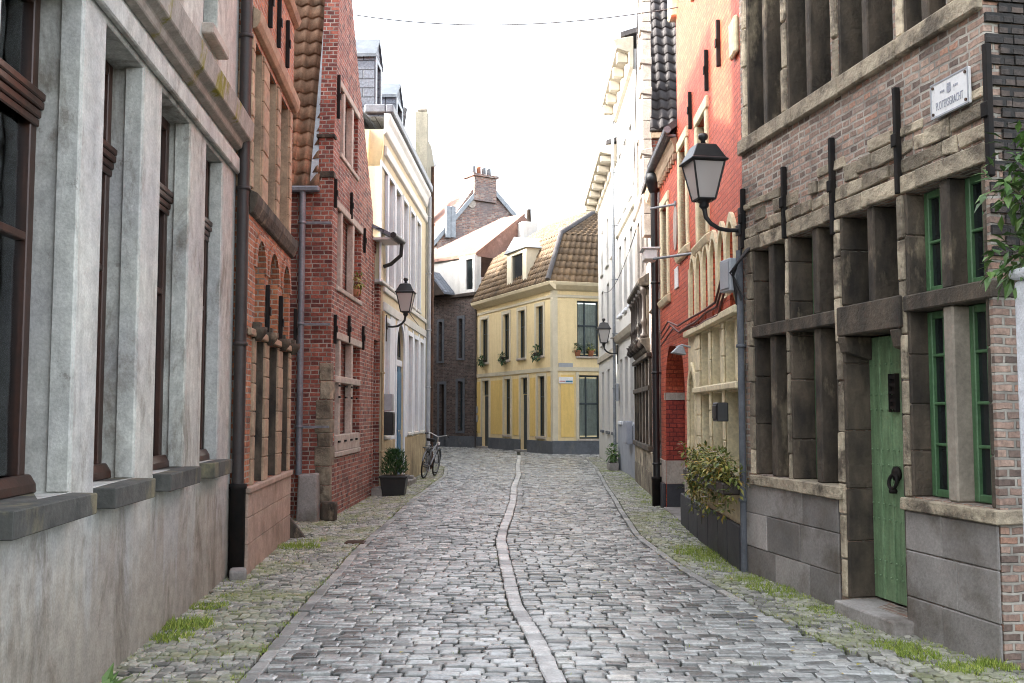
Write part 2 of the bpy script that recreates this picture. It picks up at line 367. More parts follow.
MAT['leaf_dark'] = leafmat('dark_green_leaves', [(0, (.012, .04, .012)), (.5, (.03, .085, .022)), (1, (.06, .13, .04))])
MAT['leaf_mixed'] = leafmat('green_and_yellow_leaves', [(0, (.05, .09, .02)), (.4, (.14, .18, .035)), (.75, (.36, .32, .07)), (1, (.42, .25, .06))])
MAT['grass'] = leafmat('grass_blades', [(0, (.10, .16, .02)), (.5, (.26, .35, .055)), (1, (.46, .48, .11))])
MAT['petal'] = leafmat('pale_pink_petals', [(0, (.62, .42, .4)), (1, (.75, .62, .56))])

def glassmat(name, tintc, dark):
    g = N(name); t = g.t; t.nodes.remove(g.bs); o = [n for n in g.n if n.type == 'OUTPUT_MATERIAL'][0]
    gl = g.node('ShaderNodeBsdfGlossy'); g.inp(gl, Color=(.9, .95, 1, 1), Roughness=.04)
    nz = g.noise(g.tc.outputs['Object'], 2.2, 2); g.link(g.bump(nz, .3, .05), gl.inputs['Normal'])
    tr = g.node('ShaderNodeBsdfTransparent'); g.inp(tr, Color=(*tintc, 1))
    lw = g.node('ShaderNodeFresnel'); g.inp(lw, IOR=1.5)
    mx = g.node('ShaderNodeMixShader'); g.link(lw.outputs[0], mx.inputs[0]); g.link(tr.outputs[0], mx.inputs[1]); g.link(gl.outputs[0], mx.inputs[2])
    g.link(mx.outputs[0], o.inputs[0]); return g.m
MAT['glass'] = glassmat('window_glass', (.94, .96, .95), 0)
def darkglass():
    g = N('dark_window_glass'); nz = g.noise(g.tc.outputs['Object'], 2.5, 2)
    return g.out((.012, .016, .018), .06, g.bump(nz, .06, .05), Specular_IOR_Level=.5)
MAT['glass_dark'] = darkglass()

def settmat(name, lo, hi, moss, mlo, mhi, rough):
    g = N(name); ob = g.tc.outputs['Object']; a = g.node('ShaderNodeAttribute', attribute_name='tint')
    c = g.ramp(a.outputs['Fac'], [(0, tuple(q * .75 for q in lo)), (.15, lo), (.5, tuple((x + y) / 2 for x, y in zip(lo, hi))), (.9, hi), (1, (hi[0] * 1.0, hi[1] * .97, hi[2] * .93))])
    fine = g.noise(ob, 45, 5); mid = g.noise(ob, 7, 5)
    c = g.mix(.6, c, g.ramp(mid, [(.36, .62), (.64, 1.2)]), 'MULTIPLY')
    c = g.mix(.5, c, g.ramp(fine, [(.36, .55), (.64, 1.2)]), 'MULTIPLY')
    c = g.mix(g.ramp(g.noise(ob, 1.3, 8, .7), [(mlo, 0.0), (mhi, .8)]), c, moss)
    r = g.ramp(g.noise(ob, 2.0, 5), [(.3, rough - .1), (.7, rough + .18)])
    return g.out(c, r, g.bump(fine, .4, .006, g.bump(mid, .25, .02)), Specular_IOR_Level=.6)
MAT['setts'] = settmat('worn_granite_setts', (.196, .198, .19), (.52, .525, .505), (.13, .14, .06), .66, .86, .2)
MAT['cobbles'] = settmat('small_mossy_cobbles', (.18, .176, .155), (.45, .44, .39), (.20, .225, .06), .45, .66, .55)
MAT['kerbstone'] = settmat('kerb_stones', (.22, .218, .205), (.42, .415, .395), (.14, .15, .06), .55, .75, .45)
MAT['strip_stone'] = settmat('pale_strip_stones', (.48, .475, .46), (.66, .65, .62), (.34, .27, .19), .66, .8, .4)
MAT['joint'] = weathered('joint_soil', (.02, .018, .015), (.036, .032, .025), .95, 5, dirt=(.05, .065, .015), dlo=.5, dhi=.65, dscale=2.5, bump=.5)
SUN, SUN_E, SKY_S, SKY_SAT, EXPO = (-1, -.12, .5), 2.0, .15, .3, 2.95
# ------------------------------------------------------------------ houses
class House:
    """local frame: x along the street front, y out of the front towards the street, z up"""
    def __init__(s, name, A, B, label, cat='house', group=None):
        s.A, s.B = Vector(A), Vector(B); d = s.B - s.A; s.L = d.length; s.e = d / s.L; s.n = Vector((-s.e.y, s.e.x))
        s.o = thing(name, (A[0], A[1], 0), label, cat, math.atan2(s.e.y, s.e.x), group)
        s.rz = s.o.rotation_euler.z
    def at(s, u, v, d=0.0):
        rx, rz = ray(u, v); r = Vector((rx, 1.0)); q = s.A + s.n * d
        det = r.x * -s.e.y + s.e.x * r.y
        t = (q.x * -s.e.y + s.e.x * q.y) / det
        p = r * t
        return (p - q).dot(s.e), EYE + rz * t
    def S(s, u, d=0.0, v=HV): return s.at(u, v, d)[0]
    def Z(s, u, v, d=0.0): return s.at(u, v, d)[1]
    def SY(s, Y): return (Y - s.A.y) / s.e.y
    def W(s, x, y, z): q = s.A + s.e * x + s.n * y; return Vector((q.x, q.y, z))
    def part(s, name, mb, m, parent=None, each=False, **k):
        if each: return [s.part(name, q, m, parent, **k) for q in mb.each()][0]
        return mb.build(name, MAT[m], parent or s.o, **k)

def rect(x0, x1, z0, z1):
    if x0 > x1: x0, x1 = x1, x0
    return [(x0, z0), (x1, z0), (x1, z1), (x0, z1)]
def arch(x0, x1, z0, zs, za, n=12, pointed=False):
    if x0 > x1: x0, x1 = x1, x0
    w = (x1 - x0) / 2; c = (x0 + x1) / 2; pts = [(x0, z0), (x1, z0)]
    if pointed:
        r = (w * w + (za - zs) ** 2) / (2 * w)
        h = n // 2; am = math.asin(min(1, (za - zs) / r))
        for i in range(h + 1): a = am * i / h; pts.append((x1 - r + r * math.cos(a), zs + r * math.sin(a)))
        for i in range(h - 1, -1, -1): a = am * i / h; pts.append((x0 + r - r * math.cos(a), zs + r * math.sin(a)))
    else:
        for i in range(n + 1): a = math.pi * i / n; pts.append((c + w * math.cos(a), zs + (za - zs) * math.sin(a)))
    return pts
def shell(mb, L, depth, h0, h1, t=.3, th=.25):
    mb.box(0, th, -depth, -t, -.1, h0); mb.box(L - th, L, -depth, -t, -.1, h1); mb.box(th, L - th, -depth, -depth + th, -.1, max(h0, h1))

def window(H, x0, x1, z0, z1, y=-.16, m='wood_white', fw=.055, mull=(), trans=(), th=.06, glass='glass', sill=None, bars=.035, name='window', curtain=None, label=None, parent=None, tw=None, cy=.16):
    if x0 > x1: x0, x1 = x1, x0
    mb = MB(); g = .002
    mb.box(x0 + g, x0 + fw, y - th, y, z0 + g, z1 - g); mb.box(x1 - fw, x1 - g, y - th, y, z0 + g, z1 - g)
    mb.box(x0 + fw, x1 - fw, y - th, y, z0 + g, z0 + fw); mb.box(x0 + fw, x1 - fw, y - th, y, z1 - fw, z1 - g)
    zs = [z0 + (z1 - z0) * q for q in trans]; b = bars / 2; tb = (tw or bars) / 2
    for q in mull:
        xm = x0 + (x1 - x0) * q; mb.box(xm - b, xm + b, y - th + .008, y - .006, z0 + fw, z1 - fw)
    for zz in zs: mb.box(x0 + fw, x1 - fw, y - th + .004, y - .002 + (.03 if tw else 0), zz - tb, zz + tb)
    w = H.part(name, mb, m, parent, bevel=.006)
    if label: w['label'] = label
    p = MB(); p.box(x0 + fw * .6, x1 - fw * .6, y - th * .62, y - th * .48, z0 + fw * .6, z1 - fw * .6)
    H.part('pane', p, glass, w)
    if curtain:
        c = MB(); n = 26; xa, xb = x0 + .02, x1 - .02; za, zb = z0 + (z1 - z0) * curtain[0], z0 + (z1 - z0) * curtain[1]; vs = []
        for i in range(n + 1):
            xx = xa + (xb - xa) * i / n; yy = y - cy + .018 * math.sin(i * 1.9) + U(-.004, .004); vs += [(xx, yy, za), (xx, yy, zb)]
        c.add(vs, [(2 * i, 2 * i + 2, 2 * i + 3, 2 * i + 1) for i in range(n)], smooth=True)
        H.part('curtain', c, 'curtain', w, fix=False)
    if sill:
        sm, sh, so, sx = sill; q = MB(); q.box(x0 - sx, x1 + sx, y, so, z0 - sh, z0 - .002); H.part('sill', q, sm, w, bevel=.012)
    return w

def pantiles(mb, P00, P10, P01, P11, tw=.2, tl=.25, amp=.032, slab=.07):
    P00, P10, P01, P11 = map(Vector, (P00, P10, P01, P11))
    n = (P10 - P00).cross(P01 - P00).normalized()
    if n.z < 0: n = -n
    nc = max(1, round((P10 - P00).length / tw)); nr = max(1, round(((P01 - P00).length) / tl)); K = 6
    def pos(u, v): return (P00 * (1 - u) + P10 * u) * (1 - v) + (P01 * (1 - u) + P11 * u) * v
    for r in range(nr):
        va, vb = r / nr, min(1.0, (r + 1.12) / nr)
        for c in range(nc):
            t = min(1, max(0, rnd.gauss(.5, .22))); jz = U(-.006, .006); vs = []
            for k in range(K + 1):
                u = (c + k / K) / nc; ph = k / K * 2 * math.pi
                pr = amp * (math.sin(ph) + .25 * math.sin(2 * ph))
                vs += [pos(u, va) + n * (pr + .046 + jz), pos(u, vb) + n * (pr * .9 + .004), pos(u, va) + n * (pr + .006 + jz)]
            fs = []
            for k in range(K): a = 3 * k; fs += [(a, a + 3, a + 4, a + 1), (a + 2, a + 5, a + 3, a)]
            mb.add(vs, fs, t, True)
    d = n * -slab; e = n * -.03
    mb.hexa([p + d for p in (P00, P10, P11, P01)], [p + e for p in (P00, P10, P11, P01)], .2)

def anchor(H, x, z0, z1, y=.03, parent=None):
    mb = MB(); mb.box(x - .022, x + .022, .004, y + .02, z0, z1); mb.box(x - .035, x + .035, y + .02, y + .034, (z0 + z1) / 2 - .05, (z0 + z1) / 2 + .05)
    return H.part('wall_anchor', mb, 'iron', parent, bevel=.006)
def pitched(mb, H, L, depth, z, rise, over=.15, x0=0, x1=None):   # ridge parallel to the street
    x1 = L if x1 is None else x1
    mb.extx([(over, z), (-depth / 2, z + rise), (-depth - over, z), (-depth - over, z + .12), (-depth / 2, z + rise + .14), (over, z + .12)], x0, x1)

# ================================================================== the near grey rendered house on the left
G = House('rendered_house', (-2.757, 9.8), (-1.99, 0.5), 'grey stained stucco house with deep brown windows and heavy mossy cornice')
L = G.L
ops = [(G.S(218), G.S(200.7)), (G.S(184.3), G.S(154.4)), (G.S(135.5), G.S(95.6)), (G.S(72.2), G.S(72.2) + 1.05), (G.S(72.2) + 1.5, G.S(72.2) + 2.4)]
zb, zt = 1.165, 3.93
up = [(G.S(217, v=40), G.S(203, v=40)), (G.S(178, v=40), G.S(148, v=40)), (G.S(130), G.S(92))]
w = MB(); out = [(0, -.1), (L, -.1), (L, 9.2), (0, 9.2)]
w.holes(out, [rect(a, b, zb, zt) for a, b in ops] + [rect(a, b, 4.9, 6.7) for a, b in up], 0, -.34)
shell(w, L, 6, 9.2, 9.2, .34)
G.part('wall', w, 'stucco_grey', bevel=.01)
# pilaster strips on the outer edge of each reveal, as the stepped jambs show
pj = MB()
for a, b in ops:
    pj.box(a - .0, a + .022, -.12, -.003, zb + .002, zt - .002)
G.part('jamb_moulding', pj, 'stucco_grey', each=True, bevel=.006)
r = MB(); pitched(r, G, L, 6, 9.2, 2.2); G.part('roof', r, 'roof_dark')
for i, (a, b) in enumerate(ops):
    Dp = (-.125, -.165, -.205, -.235, -.235)[i]
    f = window(G, a + .004, b, zb, zt, y=Dp, m='wood_brown', fw=.085, trans=(.50,), bars=.045, th=.07, curtain=(.03, .97), cy=.13)
    t = MB()
    zc = 3.17
    for k, (h, o) in enumerate(((.05, .015), (.05, .025), (.05, .04), (.03, .045))): t.box(a + .006, b - .006, Dp, Dp + o, zc + k * .048, zc + k * .048 + .046)
    G.part('transom_moulding', t, 'wood_brown', f, bevel=.008)
    t = MB(); t.extx([(Dp, zb + .002), (Dp + .065, zb + .002), (Dp + .06, zb + .05), (Dp + .03, zb + .1), (Dp, zb + .1)], a + .006, b - .006); G.part('bottom_rail', t, 'wood_brown', f, bevel=.006)
    s_ = MB(); s_.box(a - .05, b + .0, Dp, .13, zb - .125, zb - .001, j=.006); G.part('sill', s_, 'sill_blue', f, bevel=.006)
for a, b in up: window(G, a, b, 4.9, 6.7, y=-.12, m='wood_slate', sill=('stone_white', .1, .1, .06), mull=(.5,), trans=(.65,))
c = MB(); c.box(-.01, L, .002, .05, 3.96, 4.12); G.part('architrave', c, 'stucco_grey', bevel=.01)
c = MB(); c.extx([(.002, 4.19), (.07, 4.21), (.08, 4.27), (.15, 4.30), (.16, 4.40), (.17, 4.49), (.002, 4.56)], -.02, L); G.part('cornice', c, 'cornice_grey', each=True, bevel=.008)

# ================================================================== brick and sandstone house next to it
B = House('arched_brick_house', (-2.86, 12.75), (-2.634, 9.85), 'narrow orange brick house with tan sandstone windows and three brick arches')
L = B.L
gl = [(B.S(262), B.S(252.8)), (B.S(275.5), B.S(266)), (B.S(289), B.S(279.8))]
ul = [(B.S(261.4, v=110), B.S(252, v=110)), (B.S(276, v=110), B.S(267, v=110)), (min(B.S(288.5, v=110), B.S(285, v=110)), B.S(279, v=110))]
ul = [(max(.14, a), b) for a, b in ul]; gl = [(max(.12, a), b) for a, b in gl]
w = MB()
hol = [arch(a, b, 2.44, 3.10, 3.42, 14) for a, b in gl] + [rect(a, b, .86, 2.36) for a, b in gl] + [rect(a, b, 3.84, 5.42) for a, b in ul]
w.holes([(0, -.1), (L, -.1), (L, 7.0), (0, 8.3)], hol, 0, -.3); shell(w, L, 6, 8.3, 7.0)  # out-of-view top sloped to cut a diagonal sun edge on the red house
B.part('wall', w, 'brick_orange')
rw_ = MB(); rw_.box(-4.2, L - 1.2, -7.5, -3.4, -.1, 10.6); rw_.box(-2.3, -.02, -1.2, -.9, -.1, 6.4); B.part('unseen_sun_block', rw_, 'brick_dark', each=True)  # hidden blocks added to stop sun through the alley and over the roofs
r = MB(); r.hexa([(-.1, .06, 8.36), (-.1, -6, 8.36), (L + .05, -6, 7.0), (L + .05, .06, 7.0)], [(-.1, .06, 8.46), (-.1, -6, 8.46), (L + .05, -6, 7.1), (L + .05, .06, 7.1)]); B.part('roof', r, 'roof_brown')
for a, b in gl:
    bk = MB(); bk.holes(arch(a, b, 2.44, 3.10, 3.42, 14), [], -.17, -.25); B.part('arch_infill', bk, 'brick_orange')
    window(B, a, b, .86, 2.36, y=-.19, m='wood_dark', glass='glass_dark', mull=(.5,), trans=(.5,))
    rg = MB(); o = arch(a - .0, b + .0, 3.0, 3.10, 3.42, 14)[2:]; o2 = arch(a - .1, b + .1, 3.0, 3.10, 3.52, 14)[2:]
    for i in range(len(o) - 1):
        rg.hexa([(o[i][0], .002, o[i][1]), (o[i + 1][0], .002, o[i + 1][1]), (o2[i + 1][0], .002, o2[i + 1][1]), (o2[i][0], .002, o2[i][1])],
                [(o[i][0], .02, o[i][1]), (o[i + 1][0], .02, o[i + 1][1]), (o2[i + 1][0], .02, o2[i + 1][1]), (o2[i][0], .02, o2[i][1])])
    B.part('brick_arch', rg, 'brick_orange')
for a, b in ul: window(B, a, b, 3.84, 5.42, y=-.2, m='sandstone', fw=.05, glass='glass_dark', trans=(.55,))
st = MB()
edges = sorted([x for ab in gl for x in ab]); 
def posts(mb, spans, z0, z1, d=.03, hh=.24):
    xs = sorted([tuple(sorted(q)) for q in spans]); pcs = [(xs[0][0] - .16, xs[0][0])] + [(xs[i][1], xs[i + 1][0]) for i in range(len(xs) - 1)] + [(xs[-1][1], xs[-1][1] + .13)]
    for a, b in pcs:
        z = z0; mb = MB()
        while z < z1 - .02:
            h = min(z1 - z, hh * U(.8, 1.2)); mb.box(a + .001, b - .001, -.12, d + U(-.003, .003), z, z + h - .004, tint=U(0.1, 1)); z += h
        B.part('stone_post', mb, 'sandstone', bevel=.01)
posts(st, gl, .86, 2.36); posts(st, ul, 3.84, 5.42)
st.box(0, L, .002, .05, 2.365, 2.44, .6)
for q0, z0, z1 in [(gl, .862, 2.36), (ul, 3.842, 5.42)]:
    for a, b in q0:
        lj = MB(); lj.box(min(a, b) - .001, min(a, b) + .02, -.19, .004, z0 + .001, z1 - .001, .8); B.part('jamb', lj, 'stone_dark' if z0 < 1 else 'sandstone')
B.part('window_stonework', st, 'sandstone', bevel=.01)
ca = MB()
xs = sorted([tuple(sorted(q)) for q in gl]); cs = [xs[0][0] - .08] + [(xs[i][1] + xs[i + 1][0]) / 2 for i in range(2)] + [xs[-1][1] + .07]
for x in cs: ca.lathe([(.03, 0), (.07, .05), (.095, .09), (.095, .14)], (x, .05, 2.33), 8); ca.box(x - .05, x + .05, .003, .08, 2.47, 2.52)
B.part('corbel', ca, 'stone_dark', each=True)
pl = MB()
for k, (z0, z1) in enumerate(((0, .3), (.305, .56), (.565, .80))):
    x = -.0
    while x < L - .05:
        q = min(L + .001, x + U(.4, .7)); 
        if L - q < .2: q = L + .001
        pl.box(x + .002, q - .002, .002, .045 + U(0, .004), z0, z1, U(.1, 1)); x = q
pl.box(-.01, L + .005, .002, .07, .805, .86, .6)
B.part('plinth', pl, 'stone_pink', bevel=.006)
co = MB(); co.extx([(.002, 3.58), (.04, 3.60), (.08, 3.70), (.09, 3.79), (.002, 3.83)], -.04, L + .01)
B.part('string_course', co, 'stone_dark', each=True, bevel=.006)
co = MB(); co.extx([(.002, 5.48), (.05, 5.5), (.08, 5.56), (.09, 5.66), (.002, 5.72)], -.04, L + .01)
co.extx([(.002, 6.62), (.06, 6.66), (.09, 6.74), (.002, 6.82)], -.04, L)
B.part('cornice', co, 'sandstone', each=True, bevel=.006)
for u, v0, v1 in ((258.5, 270, 335), (272, 282, 347), (287, 296, 352)): x = B.S(u + 5); anchor(B, x, B.Z(u, v1), B.Z(u, v0) - .1)
for k in range(3): anchor(B, B.S(268 + 9 * k, v=30), 5.85, 6.45)

# ================================================================== red brick gable house
T = House('gabled_brick_house', (-2.70, 19.1), (-2.755, 15.1), 'old dark red brick house with steep gable and brown pantile roof')
L = T.L
sY = lambda Y: T.SY(Y)
ap = sY(16.35)
p1, p2, q1, q2, q3, q4 = [T.at(*q) for q in ((326, 131), (339, 0), (352, 0), (360, 88), (363, 114), (371.5, 211))]
gab = [(0, -.1), (L, -.1), (L, 5.85), p2, (ap + .2, 9.5), (ap - .2, 9.5), q1, q2, q3, (0, max(5.3, q4[1]))]
wl = (sY(17.85), sY(15.5))
w = MB()
groups = [(5.74, 6.78, sY(17.3), sY(15.65)), (3.58, 4.80, sY(17.75), sY(15.5)), (.98, 2.74, sY(17.75), sY(15.45))]
w.holes(gab, [rect(a, b, z0, z1) for z0, z1, a, b in groups], 0, -.22)
shell(w, L, 7, 4.9, 5.0, .22)
for z0, z1, a, b in groups: w.box(a + .001, b - .001, -.21, -.12, z0 + .001, z1 - .001)
T.part('wall', w, 'brick_red')
q = MB(); q.box(L - .14, L + .03, -.26, .03, 5.82, 5.88); q.box(L - .12, L + .02, -.24, .02, 5.20, 5.30)
T.part('kneeler', q, 'stone_dark', each=True, bevel=.01)
for gi, (z0, z1, a, b) in enumerate(groups):
    sg = MB(); a, b = min(a, b), max(a, b)
    sg.box(a - .1, b + .1, -.1, .025, z1 + .001, z1 + .12, .7)
    for f in (.10, .58):
        xx = b - (b - a) * f; sg.box(xx - .2, xx - .06, -.1, .012, z0 + .002, z1, .4)
    if gi == 2:
        sg.box(a, b, -.1, .018, 2.06, 2.17, .5)
        sg.box(a + .04, b - .04, -.1, .02, z0 + .002, z0 + .26, .6)
    sg.box(a - .04, b + .04, -.1, .03, z0 - .08, z0 - .001, .5)
    o = T.part('window_stonework', sg, 'stone_white', each=True, bevel=.01)
    hb = MB()
    if gi == 2:
        for z in (1.12, 1.82, 2.0):
            for f in (.1, .34, .58, .8): xx = b - (b - a) * f; hb.box(xx - .09, xx + .03, .02, .045, z, z + .03)
        T.part('hinge', hb, 'iron', o, each=True)
pt = MB(); z0 = 5.02
pantiles(pt, (L + .08, -.20, z0), (L + .08, -6.5, z0), (ap, -.20, 9.25), (ap, -6.5, 9.25))
pantiles(pt, (-.05, -6.5, 5.0), (-.05, -.23, 5.0), (ap, -6.5, 9.25), (ap, -.23, 9.25))
T.part('roof', pt, 'roof_brown')
fl = MB(); P = [(L + .05, 5.12), (ap, 9.32)]
for (xa, za), (xb, zb_) in zip(P, P[1:]):
    fl.hexa([(xa, -.34, za + .0), (xa, -.223, za + .02), (xb, -.223, zb_ + .02), (xb, -.34, zb_)], [(xa, -.34, za + .08), (xa, -.223, za + .2), (xb, -.223, zb_ + .2), (xb, -.34, zb_ + .08)])
T.part('flashing', fl, 'lead')
cp = MB()
for (xa, za), (xb, zb_) in zip(gab[2:4], gab[3:5]):
    cp.hexa([(xa, -.225, za + .002), (xa, .01, za + .002), (xb, .01, zb_ + .002), (xb, -.225, zb_ + .002)], [(xa, -.225, za + .07), (xa, .01, za + .07), (xb, .01, zb_ + .07), (xb, -.225, zb_ + .07)])
T.part('coping', cp, 'brick_red')
gt = MB(); gt.box(L + .06, L + .17, -6.4, -.18, 4.95, 5.04); T.part('gutter', gt, 'zinc', bevel=.02)
qn = MB(); z = 0
while z < 2.1:
    h = U(.18, .3); k = U(.12, .34); qn.box(L - k, L + .015, -U(.1, .3), .015, z, z + h - .008, U(0, .7)); z += h
T.part('quoin', qn, 'stone_pale', bevel=.01)
for Y, z0, z1 in ((15.3, 2.65, 3.1), (16.5, 2.75, 3.2), (17.95, 2.72, 3.15), (15.2, 4.75, 5.2), (16.6, 4.85, 5.3), (18.0, 4.5, 4.95), (15.35, 6.2, 6.9)): anchor(T, T.SY(Y), z0, z1)

# small recessed house in between
J = House('lean_to_house', (-2.62, 19.74), (-2.69, 19.12), 'slim dark red brick bay with tall door and slate eave, beside cream house')
L = J.L; w = MB(); w.holes([(0, -.1), (L, -.1), (L, 5.0), (0, 5.0)], [rect(.12, L - .12, .16, 3.0), rect(.15, L - .12, 3.5, 4.7)], 0, -.3); shell(w, L, 4, 5.0, 5.0, .3, .1); J.part('wall', w, 'brick_red')
d = MB(); d.box(.122, L - .122, -.2, -.14, .165, 2.998); dd = J.part('door', d, 'wood_dark', bevel=.01); k = MB(); k.lathe([(.012, 0), (.03, .03), (.02, .05)], (.22, -.13, 1.1), 8); J.part('handle', k, 'iron', dd)
window(J, .15, L - .12, 3.5, 4.7, m='wood_dark', glass='glass_dark')
s_ = MB(); s_.box(.0, L, .004, .3, -.02, .15); J.part('doorstep', s_, 'stone_slab', bevel=.012)
r = MB(); r.extx([(.38, 4.98), (.38, 5.04), (-3.9, 7.2), (-3.9, 7.1)], -.05, L + .1); J.part('roof', r, 'slate')
g_ = MB(); g_.tube([(-.1, .42, 5.0), (L + .12, .42, 5.0)], .06, 8); g_.tube([(-.02, .42, 4.97), (-.02, .40, 4.72), (-.02, .2, 4.55), (-.02, .05, 4.5)], .04, 8); J.part('gutter', g_, 'plastic_black')
so = MB(); so.box(-.04, L + .04, .003, .37, 4.93, 4.975); J.part('soffit', so, 'wood_white')

# ================================================================== cream house with the blue door
K = House('cream_townhouse', (-2.362, 27.0), (-2.58, 19.74), 'cream house with white painted windows, blue arched door and two slate dormers')
L = K.L; far = [20.12, 21.08, 22.1, 23.26, 24.5, 25.7]
upw = [(K.SY(Y), K.SY(Y - .76)) for Y in far]
gw = [(K.SY(20.6), K.SY(19.95)), (K.SY(24.2), K.SY(23.45)), (K.SY(25.35), K.SY(24.6)), (K.SY(26.5), K.SY(25.75))]
dr = (K.SY(22.75), K.SY(21.55))
w = MB(); w.holes([(0, -.1), (L, -.1), (L, 7.3), (0, 7.3)], [rect(a, b, 4.2, 6.45) for a, b in upw] + [rect(a, b, 1.12, 3.42) for a, b in gw] + [arch(*dr, .12, 2.95, 3.55)], 0, -.3)
shell(w, L, 7, 7.3, 7.3); K.part('wall', w, 'cream')
for (a, b) in upw + gw:
    lo, hi = (4.2, 6.45) if (a, b) in upw else (1.12, 3.42)
    f = window(K, a, b, lo, hi, y=-.17, m='wood_white', mull=(.5,), trans=(.68,), sill=('wood_white', .07, .06, .05))
    a, b = min(a, b), max(a, b); s2 = MB(); s2.box(a - .1, a, .003, .03, lo - .06, hi + .1); s2.box(b, b + .1, .003, .03, lo - .06, hi + .1); s2.box(a, b, .003, .03, hi, hi + .1)
    s2.box(a + .001, a + .02, -.165, .0, lo + .001, hi - .001)
    K.part('surround', s2, 'white_cool', f, each=True)
a, b = min(dr), max(dr)
d = MB(); DY = .13
d.box(a + .002, b - .002, -.11, -.05, .13, 2.62)
for k in range(2): d.box(a + .06 + k * (b - a) / 2, a - .06 + (k + 1) * (b - a) / 2, -.05, -.03, .25, 1.1); d.box(a + .06 + k * (b - a) / 2, a - .06 + (k + 1) * (b - a) / 2, -.05, -.03, 1.2, 2.5)
d.box((a + b) / 2 - .02, (a + b) / 2 + .02, -.05, -.02, .14, 2.6)
dd = K.part('door', d, 'wood_blue', bevel=.008)
k = MB(); k.lathe([(.012, 0), (.035, .03), (.02, .05)], ((a + b) / 2 - .1, -.03, 1.15), 8); K.part('handle', k, 'chrome', dd)
fr = MB(); fr.box(a + .002, b - .002, -.14, -.02, 2.62, 2.76); K.part('transom', fr, 'white_cool', bevel=.01)
fl = MB(); o = arch(a, b, 2.77, 2.95, 3.55, 14); i_ = arch(a + .07, b - .07, 2.84, 2.95, 3.48, 14); fl.holes(o, [i_], -.06, -.11)
for q in (.3, .5, .7): xm = a + (b - a) * q; fl.box(xm - .015, xm + .015, -.1, -.07, 2.84, 3.44)
fw_ = K.part('fanlight', fl, 'wood_slate'); p = MB(); p.holes(i_, [], -.08, -.09); K.part('pane', p, 'glass_dark', fw_)
s_ = MB(); s_.box(a - .05, b + .05, .004, .32, -.02, .12); K.part('doorstep', s_, 'stone_slab', bevel=.015)
ds = MB(); o = arch(a - .14, b + .14, .0, 2.95, 3.69, 14); i_ = arch(a, b, .0, 2.95, 3.55, 14); n = len(o)
o = o[1:] + o[:1]; i_ = i_[1:] + i_[:1]
for k in range(n - 1):
    A_, B_, C_, D_ = i_[k], i_[k + 1], o[k + 1], o[k]; ds.hexa([(q[0], .003, q[1]) for q in (A_, B_, C_, D_)], [(q[0], .035, q[1]) for q in (A_, B_, C_, D_)])
K.part('door_surround', ds, 'white_cool')
bd = MB(); x = 0
ex = sorted([sorted(q) for q in [dr]])[0]
for x0, x1 in ((-.0, ex[0] - .15), (ex[1] + .15, L)): bd.box(x0, x1, .002, .028, -.05, 1.02)
K.part('plinth', bd, 'ochre_stain', each=True, bevel=.01)
lw = MB()
sp = sorted([tuple(sorted(q)) for q in gw + [(ex[0] - .04, ex[1] + .04)]]); edge = [0] + [v for s_ in sp for v in (s_[0] - .102, s_[1] + .102)] + [L]
for i in range(0, len(edge), 2):
    if edge[i + 1] - edge[i] > .02: lw.box(edge[i], edge[i + 1], .002, .018, 1.025, 3.6)
K.part('wainscot', lw, 'white_cool', each=True, bevel=.005)
cn = MB(); cn.extx([(.002, 6.75), (.06, 6.78), (.07, 6.95), (.002, 6.97)], 0, L); cn.extx([(.002, 7.18), (.06, 7.22), (.09, 7.42), (.13, 7.5), (.14, 7.60), (.002, 7.62)], -.02, L + .05); cn.box(0, L, .002, .04, 3.62, 3.8); cn.box(0, L, .002, .05, 4.0, 4.1)
K.part('cornice', cn, 'wood_white', each=True, bevel=.008)
gt = MB(); gt.box(-.02, L + .06, .03, .19, 7.625, 7.80); gt.box(L - .04, L + .06, -.4, .029, 7.625, 7.80); K.part('gutter', gt, 'zinc', bevel=.02)
r = MB(); r.extx([(.02, 7.63), (-.35, 7.7), (-3.5, 10.1), (-7.1, 7.5), (-7.1, 7.4), (-3.5, 9.9), (-.3, 7.56), (.02, 7.56)], 0, L); K.part('roof', r, 'slate')
for Y0, Y1, zt_ in ((19.78, 20.62, 8.85), (22.65, 23.8, 8.93)):
    a, b = K.SY(Y1), K.SY(Y0); m_ = (a + b) / 2; w = MB()
    w.holes([(a, 7.74), (b, 7.74), (b, zt_), (m_, zt_ + .4), (a, zt_)], [rect(a + .2, b - .2, 7.95, zt_ - .02)], -.22, -.34)
    w.box(a, a + .08, -2.6, -.342, 7.76, zt_); w.box(b - .08, b, -2.6, -.342, 7.76, zt_)
    do = K.part('dormer', w, 'slate')
    rr = MB()
    for xx, sg in ((a - .06, 1), (b + .06, -1)):
        rr.hexa([(xx, -2.7, zt_ - .05), (xx, -.18, zt_ - .05), (m_, -.18, zt_ + .42), (m_, -2.7, zt_ + .42)], [(xx, -2.7, zt_ + .02), (xx, -.18, zt_ + .02), (m_, -.18, zt_ + .49), (m_, -2.7, zt_ + .49)])
    K.part('dormer_roof', rr, 'zinc_roof', do, each=True)
    ff = MB(); ff.box(a + .03, a + .2, -.218, -.19, 7.78, zt_); ff.box(b - .2, b - .03, -.218, -.19, 7.78, zt_); ff.box(a + .2, b - .2, -.218, -.19, zt_ - .1, zt_); K.part('dormer_casing', ff, 'zinc_light', do, each=True)
    g2 = MB(); g2.box(a + .2, b - .2, -.3, -.28, 7.9, zt_); K.part('pane', g2, 'glass_dark', do)

